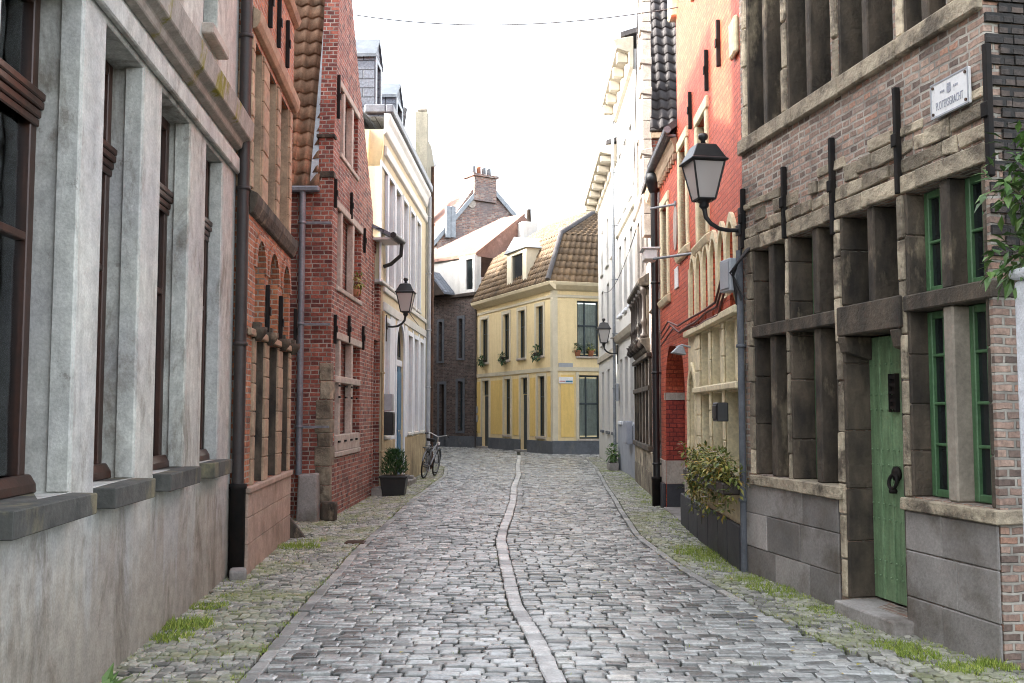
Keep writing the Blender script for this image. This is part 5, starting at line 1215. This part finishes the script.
# ================================================================== small things on the walls
def boxthing(name, H, x, y, z, sz, m, label, cat, m2=None):
    o = thing(name, H.W(x, y, z), label, cat, H.rz); w_, d_, h_ = sz; mb = MB(); mb.box(-w_ / 2, w_ / 2, 0, d_, 0, h_); mb.build('case', MAT[m], o, bevel=.01); l = MB(); l.box(-w_ / 2 + .02, w_ / 2 - .02, d_ + .001, d_ + .01, .03, h_ - .03); l.build('lid', MAT[m2 or m], o, bevel=.004); return o
boxthing('meter_box', N1, N1.S(742) + .06, .02, N1.Z(742, 291), (.26, .12, .34), 'box_grey', 'grey meter box on brown brick wall below the large lantern', 'meter box')
mb_ = boxthing('letter_box', D, dy(10.55), .12, 1.5, (.26, .12, .2), 'plastic_black', 'black letter box beside the blue grey drainpipe, above the flower trough', 'letter box')
boxthing('utility_box', K, K.L - .14, .04, 1.62, (.28, .16, .34), 'box_grey', 'pale grey utility box on cream house corner, upper of two', 'utility box')
boxthing('utility_box', K, K.L - .14, .04, 1.14, (.28, .18, .46), 'plastic_black', 'black utility box on cream house corner, under the grey one', 'utility box')
boxthing('utility_box', Wg, Wg.SY(24.6), .04, .82, (.9, .14, .56), 'grey_blue_plinth', 'wide blue grey utility box on base of white grey house', 'utility box')
boxthing('meter_box', Wg, Wg.SY(27.95), .03, 1.9, (.2, .08, .5), 'box_grey', 'narrow dark doorbell box on joint of the white houses', 'meter box', 'wood_slate')
for v, lb, z in ((0, 'small dark sign upper on ochre doorway of yellow house', 1.55), (1, 'small dark sign lower on ochre doorway of yellow house', 1.15)): o = thing('door_sign', Yh.W(Yh.L - .12, .03, z), lb, 'sign', Yh.rz); q = MB(); q.box(-.1, .1, 0, .03, 0, .3); q.build('plate', MAT['box_grey'], o)
fl = thing('floodlight', D.W(dy(13.55), .03, D.Z(690, 352)), 'grey angled floodlight over the pointed arch on red house', 'floodlight', D.rz); m = MB(); m.tube([(0, 0, .05), (0, .12, .08), (0, .2, .05)], .015, 6); m.build('bracket', MAT['box_grey'], fl); m = MB(); m.hexa([(-.05, .1, .06), (.05, .1, .06), (.05, .17, .07), (-.05, .17, .07)], [(-.10, .07, -.06), (.10, .07, -.06), (.10, .27, -.03), (-.10, .27, -.03)]); m.build('reflector', MAT['zinc_light'], fl, bevel=.01)
for (u, v, ln, cam_, lb) in ((695, 253, 1.0, True, 'white security camera on long rod projecting from red house'), (676, 204, .7, False, 'bare pale metal rod projecting from upper red wall')):
    x, z = D.at(u, v); o = thing('security_camera' if cam_ else 'wall_rod', D.W(x, 0, z), lb, 'camera' if cam_ else 'rod', D.rz); m = MB(); m.tube([(0, .0, 0), (.5 * ln, ln * .5, -.0)], .018, 8); m.tube([(0, .0, 0), (0, .03, 0)], .05, 8); m.build('rod', MAT['zinc_light'], o)
    if cam_: m = MB(); m.box(.5, .86, .44, .62, .0, .14); m.box(.46, .9, .4, .66, .142, .165); m.build('camera_body', MAT['plate_enamel'], o, bevel=.01)
cb = MB()
for k in range(3):
    pts = [D.W(.3 + .0 * k, .12 + .02 * k, 2.95 + .05 * k)] + [D.W(dy(10.3 + .75 * j), .10 + .015 * k, 2.70 + .05 * k + U(-.05, .04)) for j in range(1, 6)] + [D.W(dy(14.9 + .3 * k), .08, 2.85 + .08 * k), D.W(dy(16.4), .08, 2.7 + .1 * k)]
    cb.tube(pts, .014, 6)
tag(cb.build('cable_bundle', MAT['cable_red']), 'rusty red cables sagging under the arcade of red house', 'cable')
cb = MB()
for k in range(4): cb.tube([N1.W(N1.L - .15 - .03 * k, .02, 3.25), N1.W(N1.L - .1, .1 + .03 * k, 3.12 - .04 * k), N1.W(N1.L - .02, .12, 2.98), N1.W(N1.L - .1 + .05 * k, .05, 2.78 - .05 * k)], .011, 6)
tag(cb.build('cable_coil', MAT['cable']), 'dark loops of loose cable below grey meter box', 'cable')
def wire(p, q, sag, r, label):
    mb = MB(); p, q = Vector(p), Vector(q); mb.tube([p.lerp(q, t / 16) - Vector((0, 0, sag * 4 * t / 16 * (1 - t / 16))) for t in range(17)], r, 5); tag(mb.build('overhead_cable', MAT['cable']), label, 'cable', 'cables strung across the street')
wire(T.W(T.SY(16.9), .02, 8.5), D.W(dy(14.4), .02, 7.6), .22, .009, 'thin cable strung high between brick gable house and red gable')
wire(K.W(K.SY(22.9), .03, 4.0), E.W(1.0, .03, 3.7), .05, .008, 'short thin cable along the upper wall of cream house')
wire(D.W(dy(15.6), .55, 4.5), Wf.W(Wf.SY(33.0), .03, 5.6), .35, .008, 'thin cable from security camera to far white house')

# stone post, wedges
ps = thing('stone_post', (-3.0, 14.85, 0), 'grey worn stone post under the zinc drainpipe', 'post'); m = MB(); m.hexa([(-.17, -.14, -.03), (.15, -.14, -.03), (.15, .12, -.03), (-.17, .12, -.03)], [(-.15, -.12, .68), (.13, -.12, .70), (.13, .1, .70), (-.15, .1, .68)]); m.build('post', MAT['stone_slab'], ps, bevel=.03, seg=2)
ws = thing('guard_stone', (-2.80, 12.92, 0), 'leaning dark guard stone at the corner of arched brick house', 'guard stone', .2); m = MB(); m.hexa([(-.14, -.12, -.03), (.16, -.12, -.03), (.16, .12, -.03), (-.14, .12, -.03)], [(-.15, -.08, .24), (-.05, -.08, .26), (-.05, .08, .26), (-.15, .08, .24)]); m.build('stone', MAT['stone_dark'], ws, bevel=.02, seg=2)
ws = thing('loose_stone', (-2.63, 9.62, 0), 'small grey stone block at foot of the dark brown drainpipe', 'stone', .3); m = MB(); m.box(-.07, .09, -.06, .08, -.02, .12, j=.015); m.build('block', MAT['stone_slab'], ws, bevel=.03, seg=2)
ms = thing('guard_stone', (-2.72, 14.98, 0), 'low mossy block at foot of brick gable house corner', 'guard stone'); m = MB(); m.box(-.12, .10, -.12, .06, -.02, .28, j=.02); m.build('stone', MAT['stone_dark'], ms, bevel=.04, seg=2)
bt = thing('guard_stone', (-2.36, 22.35, 0), 'pale low block beside plant tub under blue door', 'guard stone'); m = MB(); m.box(-.12, .16, -.16, .16, -.02, .2, j=.015); m.build('stone', MAT['stone_slab'], bt, bevel=.03, seg=2)

# ================================================================== plants
tb = thing('plant_tub', (-2.26, 19.25, 0), 'square black tub holding an evergreen shrub on pavement', 'planter'); m = MB(); m.hexa([(-.2, -.2, .0), (.2, -.2, .0), (.2, .2, .0), (-.2, .2, .0)], [(-.25, -.25, .36), (.25, -.25, .36), (.25, .25, .36), (-.25, .25, .36)]); m.build('tub', MAT['plastic_black'], tb, bevel=.012); m = MB(); m.box(-.27, .27, -.27, .27, .345, .385); m.build('rim', MAT['plastic_black'], tb, bevel=.01); m = MB(); m.box(-.22, .22, -.22, .22, .386, .392); m.build('soil', MAT['soil'], tb)
sp = thing('potted_evergreen', (-2.26, 19.25, .39), 'bushy dark green evergreen standing in square black tub', 'plant'); m = MB()
for k in range(7): m.tube([(U(-.04, .04), U(-.04, .04), 0), (U(-.16, .16), U(-.16, .16), U(.25, .4))], [.012, .004], 5)
m.build('stem', MAT['stem'], sp); m = MB()
for k in range(900):
    a = U(0, 6.283); h = U(0, .46); r = .25 * math.sqrt(rnd.random()) * (1 - (h / .5) ** 2 * .65); p = Vector((math.cos(a) * r, math.sin(a) * r, h)); m.leaf(p, (math.cos(a) * U(.2, 1), math.sin(a) * U(.2, 1), U(.4, 1.4)), (U(-.5, .5), U(-.5, .5), 1), U(.06, .13), .02, U(0, 1))
m.build('foliage', MAT['leaf_dark'], sp, uv=False, fix=False)
fb = thing('flower_trough', D.W(dy(11.55), .06, .52), 'long dark wooden flower trough fixed under cream mullioned windows', 'planter', D.rz); hw = (dy(13.0) - dy(10.2)) / 2; m = MB(); m.box(-hw, hw, .0, .18, .24, .36); m.build('trough', MAT['wood_dark'], fb, bevel=.015); m = MB(); m.box(-hw + .03, hw - .03, .03, .15, .361, .37); m.build('soil', MAT['soil'], fb)
fp = thing('flowering_plant', D.W(dy(11.45), .12, .88), 'straggling green and yellow plant with pale flowers in the trough', 'plant', D.rz); lf, fw, stm = MB(), MB(), MB()
for k in range(80):
    x = -hw + 2 * hw * ((k + rnd.random()) / 80); tip = Vector((x + U(-.12, .12), U(-.03, .13), U(.03, .26) if rnd.random() < .65 else U(-.3, .1))); stm.tube([(x, U(-.06, .04), 0), (x * .98 + tip.x * .02, tip.y * .7, max(.06, tip.z * .8)), tip], [.006, .005, .003], 5)
    leafy(lf, tip, (.12, .09, .11), 26, .07, (0, 1)); 
    if rnd.random() < .45:
        c = tip + Vector((0, .04, .05))
        fw = MB()
        for j in range(6): a = j * 1.047; fw.leaf(c, (math.cos(a), math.sin(a), .4), (0, 0, 1), .045, .035, U(0, 1))
        fw.build('flower', MAT['petal'], fp, uv=False, fix=False)
for k in range(7):
    x = U(-.2, 1.2) * hw * .8; z = U(-.65, -.2); stm.tube([(x, .06, .02), (x + U(-.05, .05), .12, -.1), (x + U(-.1, .1), .09, z)], [.006, .005, .003], 5)
    for j in range(5): leafy(lf, (x, .1, z * j / 5), (.06, .04, .06), 9, .06, (0, 1))
stm.build('stem', MAT['stem'], fp); lf.build('foliage', MAT['leaf_mixed'], fp, uv=False, fix=False)
wt = thing('plant_trough', Wg.W(Wg.SY(27.75), .22, 0), 'low grey wooden trough at foot of far white house', 'planter', Wg.rz); m = MB(); m.box(-.45, .45, -.13, .13, .0, .2); m.build('trough', MAT['stone_slab'], wt, bevel=.01); m = MB(); m.box(-.42, .42, -.1, .1, .201, .21); m.build('soil', MAT['soil'], wt)
wp = thing('potted_shrub', Wg.W(Wg.SY(27.75), .22, .2), 'light green broad leaved shrub in trough by far white house', 'plant', Wg.rz); m = MB(); m.tube([(0, 0, 0), (.02, 0, .25)], [.015, .006], 6); m.build('stem', MAT['stem'], wp); m = MB(); leafy(m, (0, 0, .24), (.4, .15, .26), 240, .11, (.3, 1)); m.build('foliage', MAT['leaf'], wp, uv=False, fix=False)
lbs = ['small dark plant on the window ledge nearest the brown house', 'trailing green plant on second upper ledge of yellow house', 'large trailing green plant on upper ledge nearest yellow house corner']
for (i, q), lb, sc_ in zip([(0, up[0]), (1, up[1]), (3, up[3])], lbs, (.8, .9, 1.15)):
    x = (q[0] + q[1]) / 2 + (.1 if i else 0); o = thing('ledge_plant', Yh.W(x, .1, 3.75), lb, 'plant', Yh.rz, 'plants on upper ledges of yellow house'); m = MB(); m.box(-.2, .2, -.08, .06, .04, .16); m.build('pot', MAT['wood_dark'], o); m = MB(); leafy(m, (0, .03, .12), (.34 * sc_, .16, .26 * sc_), 150, .12, (.0, .8)); m.build('foliage', MAT['leaf_dark'], o, uv=False, fix=False)
for (xx, lb, mm) in ((min(rw[0][:2]) + .9, 'terracotta pot with green plant on corner house window ledge', 'leaf_dark'), (min(rw[0][:2]) + .35, 'low reddish flower box on corner house window ledge', 'leaf_mixed')):
    o = thing('ledge_plant', R.W(xx, .0, 3.72), lb, 'plant', math.atan2(R.e.y, R.e.x), 'potted plants on corner house ledge'); m = MB(); m.lathe([(.09, 0), (.13, .2), (.14, .22)], (0, 0, 0), 10); m.build('pot', MAT['terracotta'], o); m = MB(); leafy(m, (0, 0, .32), (.2, .12, .17), 90, .11, (0, .8)); m.build('foliage', MAT[mm], o, uv=False, fix=False)
wd = thing('window_plant', T.W(T.SY(17.0), .05, 3.62), 'small yellow green plant hanging on brick gable house ledge', 'plant', T.rz); m = MB(); m.lathe([(.05, -.04), (.07, .08)], (0, 0, 0), 8); m.build('pot', MAT['terracotta'], wd); m = MB(); leafy(m, (0, .04, .2), (.12, .08, .18), 70, .09, (.3, 1)); m.build('foliage', MAT['leaf_mixed'], wd, uv=False, fix=False)
dk_ = thing('dock_plant', (-2.33, 5.72, 0), 'broad leaved green weed at foot of grey stucco wall', 'plant'); m = MB()
for k in range(11): a = U(-1.2, 2.0); m.leaf((0.0 + U(-.02, .05), U(-.05, .05), .0), (math.cos(a), math.sin(a), U(.35, 1.1)), (U(-.3, .3), U(-.3, .3), 1), U(.14, .24), U(.06, .1), U(.4, 1))
m.build('leaves', MAT['leaf'], dk_, uv=False, fix=False)

# ================================================================== bicycle
bk = thing('bicycle', (-2.14, 24.2, 0), 'silver and black city bicycle leaning on the cream house wall', 'bicycle', R_(82)); bk.rotation_euler = (R_(9), 0, R_(80))
def bp(n, m, mat, p=bk, **k): return m.build(n, MAT[mat], p, **k)
wh, fwx, Rr = 0.0, 1.06, .335
for x in (wh, fwx):
    m = MB(); m.torus((x, 0, Rr), Rr - .02, .02, (0, 1, 0), 36, 8); w_ = bp('wheel', m, 'rubber'); m = MB(); m.torus((x, 0, Rr), Rr - .045, .011, (0, 1, 0), 36, 6); m.tube([(x, -.04, Rr), (x, .04, Rr)], .022, 8); 
    for k in range(18): a = k * math.pi / 9; m.tube([(x, .02 * (-1) ** k, Rr), (x + math.cos(a) * .29, 0, Rr + math.sin(a) * .29)], .0022, 4)
    bp('rim', m, 'zinc', w_); m = MB(); m.tube([(x + math.cos(a) * (Rr + .03), 0, Rr + math.sin(a) * (Rr + .03)) for a in [R_(20 + 11 * i) for i in range(14)]], .022, 6); bp('mudguard', m, 'zinc')
fr = MB(); bb = (.44, 0, .29); se = (.30, 0, .78); hd = (.86, 0, .82); hb = (.90, 0, .66)
for p, q, r in ((bb, se, .017), (bb, hb, .02), ((.34, 0, .62), hd, .017), ((0, .05, Rr), bb, .011), ((0, -.05, Rr), bb, .011), ((0, .05, Rr), (.32, 0, .70), .01), ((0, -.05, Rr), (.32, 0, .70), .01), (hd, hb, .022)): fr.tube([p, q], r, 8)
bp('frame', fr, 'zinc'); fk = MB(); fk.tube([hb, (.96, .05, .5), (fwx, .05, Rr)], .012, 6); fk.tube([hb, (.96, -.05, .5), (fwx, -.05, Rr)], .012, 6); bp('fork', fk, 'lamp_black')
hb_ = MB(); hb_.tube([hd, (.83, 0, .98)], .015, 8); hb_.tube([(.68, -.29, 1.04), (.82, -.2, 1.06), (.83, 0, .99), (.82, .2, 1.06), (.68, .29, 1.04)], .012, 8); h0 = bp('handlebar', hb_, 'chrome'); g_ = MB(); g_.tube([(.66, -.3, 1.04), (.75, -.25, 1.05)], .018, 8); g_.tube([(.66, .3, 1.04), (.75, .25, 1.05)], .018, 8); bp('grip', g_, 'rubber', h0)
sd = MB(); sd.tube([se, (.27, 0, .9)], .014, 8); sd.hexa([(.12, -.1, .90), (.42, -.02, .92), (.42, .02, .92), (.12, .1, .90)], [(.10, -.11, .965), (.44, -.02, .955), (.44, .02, .955), (.10, .11, .965)]); bp('saddle', sd, 'rubber', bevel=.02)
ca = MB(); ca.box(-.22, .22, -.08, .08, .745, .76); ca.tube([(-.1, .07, .75), (0, .06, Rr)], .006, 5); ca.tube([(-.1, -.07, .75), (0, -.06, Rr)], .006, 5); bp('carrier', ca, 'lamp_black'); lt = MB(); lt.box(.9, .97, -.04, .04, .78, .86); bp('headlight', lt, 'plate_enamel', bevel=.01)
cr_ = MB(); cr_.tube([(.44, -.08, .29), (.44, .08, .29)], .02, 8); cr_.tube([(.44, -.08, .29), (.52, -.08, .14)], .01, 6); cr_.tube([(.44, .08, .29), (.36, .08, .44)], .01, 6); cr_.box(.47, .57, -.17, -.08, .13, .15); cr_.box(.31, .41, .08, .17, .43, .45); bp('pedal', cr_, 'iron')
m = MB(); m.tube([(-.02, .035, Rr + .05), (.44, .035, .36)], .012, 6); m.tube([(-.02, .035, Rr - .05), (.44, .035, .22)], .012, 6); bp('chain', m, 'iron')

# ================================================================== ground, road, pavements
def pw(tab, y):
    for (y0, x0), (y1, x1) in zip(tab, tab[1:]):
        if y <= y1: return x0 + (x1 - x0) * (y - y0) / (y1 - y0)
    return tab[-1][1]
kl = [(0, -1.45), (5.87, -1.60), (11.6, -1.84), (19, -1.82), (25.3, -1.74), (29, -1.95), (31.5, -2.5), (34, -4.2), (36, -7), (60, -7)]
kr = [(0, 3.2), (3, 2.95), (5.2, 2.62), (6.7, 2.27), (8, 2.0), (9.65, 1.80), (13, 1.66), (19.2, 1.95), (28, 2.42), (35, 2.66), (37, 3.5), (60, 6)]
wlL = [(0, -1.93), (9.8, -2.745), (12.75, -2.84), (12.85, -3.5), (15.0, -3.5), (15.1, -2.74), (19, -2.69), (19.7, -2.56), (27, -2.34), (31.5, -2.36), (60, -2)]
wlR = [(0, 3.75), (6.2, 3.08), (10.1, 2.38), (17.1, 2.57), (23.6, 2.95), (35.6, 3.1), (60, 3.2)]
cs = [(0, .6), (5.95, .255), (7.2, .15), (8.3, .03), (9.4, -.02), (10.8, -.085), (12.4, -.14), (13.6, -.11), (15.2, -.05), (18, .02), (21, .04), (25, .17), (29, .16), (34, .25), (60, .3)]
def crown(x, y): return .035 * (1 - min(1, (x / 2.3) ** 2)) + .012 * math.sin(x * 1.7 + y * .6) + .008 * math.sin(y * 1.3 - x * 2.1)
g = MB(); xs = [-260, -60, -12] + [-8 + .8 * i for i in range(21)] + [12, 60, 260]; ysg = [-40, 0] + [2 + 1.0 * i for i in range(52)] + [70, 160, 420]
vs = [(x, y, (crown(x, y) if abs(x) < 9 and y < 56 else 0) - .034) for y in ysg for x in xs]; nx = len(xs)
g.add(vs, [(j * nx + i, j * nx + i + 1, (j + 1) * nx + i + 1, (j + 1) * nx + i) for j in range(len(ysg) - 1) for i in range(nx - 1)], smooth=True); structure(g.build('ground', MAT['joint'], uv=False))
def blocked(x, y):
    for H in (C, Yh):
        q = Vector((x, y)) - H.A
        if q.dot(H.n) < .05 and (q.dot(H.e) > -0.0): return True
    q = Vector((x, y)) - R.A
    return q.dot(R.n) < .05 and x > 1.5
def tones(): return min(1, max(0, rnd.gauss(.5, .3)))
rd = MB(); y = 2.6; row = 0
while y < 49:
    h = U(.088, .118) * (1.0 if y < 30 else 1.2); yc = y + h / 2; x0, x1 = pw(kl, yc) + .088, pw(kr, yc) - (.09 if 8.6 < yc < 35 else 0); x = x0 - U(0, .2); cc = pw(cs, yc); ph = U(0, 6)
    while x < x1 - .04:
        ln = U(.11, .20); xe = x + ln; xa = max(x, x0)
        gap = cc - .066, cc + .066
        if xa < gap[0] < xe: xe = gap[0]
        if gap[0] <= xa < gap[1]: xa = gap[1]; xe = xa + ln * .8
        if xe > x1: xe = x1
        if xe - xa > .05:
            xm = (xa + xe) / 2; ym = yc + .03 * math.sin(xm * 1.1 + row * .04) + .014 * math.sin(xm * 3.1 + ph)
            if not blocked(xm, ym): rd.stone(xm, ym, (xe - xa) / 2 - U(.002, .006), h / 2 - U(.004, .010), crown(xm, ym) + U(-.007, .007), .05, U(-.025, .025), tones(), .008, (U(-.05, .05), U(-.06, .06)), .006)
        x = xe
    y += h; row += 1
structure(rd.build('road', MAT['setts'], uv=False))
st = MB(); y = 2.8
while y < 36:
    h = U(.13, .3); c0, c1 = pw(cs, y), pw(cs, y + h); cm = (c0 + c1) / 2; st.stone(cm, y + h / 2, .06, h / 2 - .007, crown(cm, y) + .004 + U(-.003, .003), .05, -math.atan2(c1 - c0, h), tones(), .01, (U(-.03, .03), U(-.03, .03))); y += h
structure(st.build('road_strip', MAT['strip_stone'], uv=False))
kb = MB()
for tab, side, yend, off in ((kl, 1, 31, 0), (kr, -1, 35, 0)):
    y = 3
    while y < yend:
        h = U(.25, .45) if side > 0 else U(.2, .32); a, b = pw(tab, y), pw(tab, y + h); wdt = .10 if side > 0 else .085; cm = (a + b) / 2 + side * wdt / 2
        if side > 0 or y > 8.4: kb.stone(cm, y + h / 2, wdt / 2 - .004, h / 2 - .005, crown(cm, y) + .003 + U(-.003, .003), .06, -math.atan2(b - a, h), tones(), .012, (U(-.03, .03), U(-.02, .02)))
        y += h
structure(kb.build('kerb', MAT['kerbstone'], uv=False))
for nm, A_, B_, yend in (('pavement', wlL, kl, 31.5), ('pavement', kr, wlR, 35)):
    pv = MB(); y = 2.7
    while y < yend:
        h = U(.06, .085); yc = y + h / 2; x0, x1 = pw(A_, yc) - (.05 if A_ is wlL else -.005), pw(B_, yc) + (.06 if B_ is wlR else -.005); x = x0 - U(0, .08); tl_ = -.10 if A_ is wlL else .15
        while x < x1:
            ln = U(.065, .11); xe = min(x + ln, x1); xa = max(x, x0)
            if xe - xa > .035: xm = (xa + xe) / 2; ym = yc + tl_ * (xm - x0) * .6 + .01 * math.sin(xm * 9); pv.stone(xm, ym, (xe - xa) / 2 - .005, h / 2 - .005, crown(xm, ym) + .004 + U(-.006, .006), .04, U(-.08, .08), tones(), .012, (U(-.1, .1), U(-.1, .1)))
            x = xe
        y += h
    structure(pv.build(nm, MAT['cobbles'], uv=False))
# iron covers
for (u, v, s_, lb, mt) in ((355, 543.5, .2, 'small rusty drain cover in the cobbled pavement opposite the flower trough', 'rust'),):
    X, Y = gp(u, v); o = thing('drain_cover', (X, Y, crown(X, Y)), lb, 'drain cover'); m = MB(); m.box(-s_ / 2 * 1.2, s_ / 2 * 1.2, -s_ / 2, s_ / 2, -.02, .016); m.build('cover', MAT[mt], o, bevel=.006); m = MB()
    for k in range(5): m.box(-s_ * .5, s_ * .5, -s_ * .4 + k * s_ * .18, -s_ * .4 + k * s_ * .18 + .018, .0165, .022)
    m.build('bars', MAT[mt], o)
# tufts of grass and moss between the cobbles
gs = MB()
def tuft(X, Y, n, r, h):
    for _ in range(n):
        a = U(0, 6.28); q = r * math.sqrt(rnd.random()); x, y = X + math.cos(a) * q, Y + math.sin(a) * q
        d = Vector((U(-.7, .7), U(-.7, .7), 1)); gs.leaf((x, y, crown(x, y) - .012), d, (U(-1, 1), U(-1, 1), .1), h * U(.5, 1.25), h * U(.08, .16), min(1, max(0, rnd.gauss(.5, .25))))
for k in range(150):
    Y = U(5.6, 15); X = pw(wlR, Y) - abs(rnd.gauss(.12, .26)); tuft(X, Y, 22, U(.08, .18), U(.02, .045))
for k in range(40):
    Y = U(5.4, 12); X = pw(wlL, Y) + abs(rnd.gauss(.1, .25)); tuft(X, Y, 14, U(.06, .14), U(.02, .04))
for u, v, n, r, h in ((297, 548, 160, .28, .09), (312, 541, 60, .2, .06), (185, 628, 200, .2, .10), (172, 640, 120, .14, .08), (210, 608, 130, .16, .07), (228, 597, 40, .1, .05), (300, 518, 90, .3, .07), (352, 520, 60, .3, .05), (325, 515, 60, .25, .05),
                      (700, 553, 260, .3, .08), (716, 560, 200, .25, .07), (690, 548, 130, .25, .07), (725, 570, 120, .22, .06), (656, 503, 80, .3, .07), (648, 498, 60, .3, .06), (640, 491, 50, .3, .06), (770, 590, 160, .22, .07), (788, 596, 120, .2, .06), (760, 582, 90, .2, .06), (745, 580, 80, .2, .06), (830, 610, 110, .2, .06), (850, 615, 60, .14, .06),
                      (872, 628, 80, .18, .05), (895, 648, 150, .16, .07), (920, 658, 130, .14, .08), (960, 672, 150, .15, .07), (990, 668, 80, .08, .09), (940, 640, 60, .12, .06), (905, 626, 50, .12, .05), (1010, 672, 60, .06, .07), (860, 650, 60, .16, .04), (820, 630, 80, .25, .04), (790, 615, 80, .25, .04), (750, 600, 60, .2, .04), (610, 472, 50, .25, .07)):
    X, Y = gp(u, v); tuft(X, Y, int(n * 2.2), r, h * .8)
for _ in range(1300):                      # sparse blades in the joints next to both walls
    Y = U(4.8, 26); s_ = rnd.random()
    if s_ < .4: X = pw(wlL, Y) + abs(rnd.gauss(0, .35)); 
    elif s_ < .9: X = pw(wlR, Y) - abs(rnd.gauss(0, .3))
    else: X = pw(kl, Y) - .02
    if Y < 14.9 and Y > 12.9 and X < -3: continue
    tuft(X, Y, 7, .05, .04)
for _ in range(60):
    Y = 4.6 + 7 * rnd.random() ** 1.5; X = U(-1.3, 1.8); tuft(X, Y, 4, .035, .03)
stuff(gs.build('grass', MAT['grass'], uv=False, fix=False))
lv = MB()
for _ in range(90):
    Y = U(5, 16); X = pw(kr, Y) + U(-.5, .4) if rnd.random() < .75 else U(-1.8, 1.5); a = U(0, 6.28); lv.leaf((X, Y, crown(X, Y) + .012), (math.cos(a), math.sin(a), .15), (0, 0, 1), U(.03, .06), U(.02, .035), U(.6, 1))
stuff(lv.build('fallen_leaves', MAT['leaf_mixed'], uv=False, fix=False))

# ================================================================== camera and light
cam = bpy.data.cameras.new('camera'); co = bpy.data.objects.new('camera', cam); COL.objects.link(co); co.location = (0, 0, EYE); co.rotation_euler = (R_(90) + PITCH, 0, 0)
cam.sensor_width = 36; cam.lens = F / 1024 * 36; cam.clip_end = 2000; cam.clip_start = .05; SC.camera = co
sv = Vector(SUN).normalized(); el = math.asin(sv.z)
sl = bpy.data.lights.new('sun', 'SUN'); sl.energy = SUN_E; sl.angle = R_(1.5); sl.color = (1, .94, .85); so = bpy.data.objects.new('sun', sl); COL.objects.link(so); so.rotation_euler = sv.to_track_quat('Z', 'Y').to_euler(); so.location = (-10, -10, 30)
wd = bpy.data.worlds.new('World'); SC.world = wd; wd.use_nodes = True; nt = wd.node_tree; bg = nt.nodes['Background']; sk = nt.nodes.new('ShaderNodeTexSky'); sk.sky_type = 'NISHITA'; sk.sun_disc = False; sk.sun_elevation = el; sk.sun_rotation = math.atan2(sv.x, sv.y); sk.air_density = 1.0; sk.dust_density = 4.0; sk.ozone_density = 1.0
hs = nt.nodes.new('ShaderNodeHueSaturation'); hs.inputs['Saturation'].default_value = SKY_SAT; nt.links.new(sk.outputs[0], hs.inputs['Color']); nt.links.new(hs.outputs[0], bg.inputs['Color']); bg.inputs['Strength'].default_value = SKY_S
vs = SC.view_settings; vs.view_transform = 'Standard'; vs.look = 'None'; vs.gamma = 1; vs.exposure = EXPO; vs.use_curve_mapping = False
cy = SC.cycles; cy.use_denoising = True; cy.filter_width = 1.05; cy.max_bounces = 7; cy.diffuse_bounces = 4; cy.glossy_bounces = 3; cy.transparent_max_bounces = 10; cy.caustics_reflective = False; cy.caustics_refractive = False
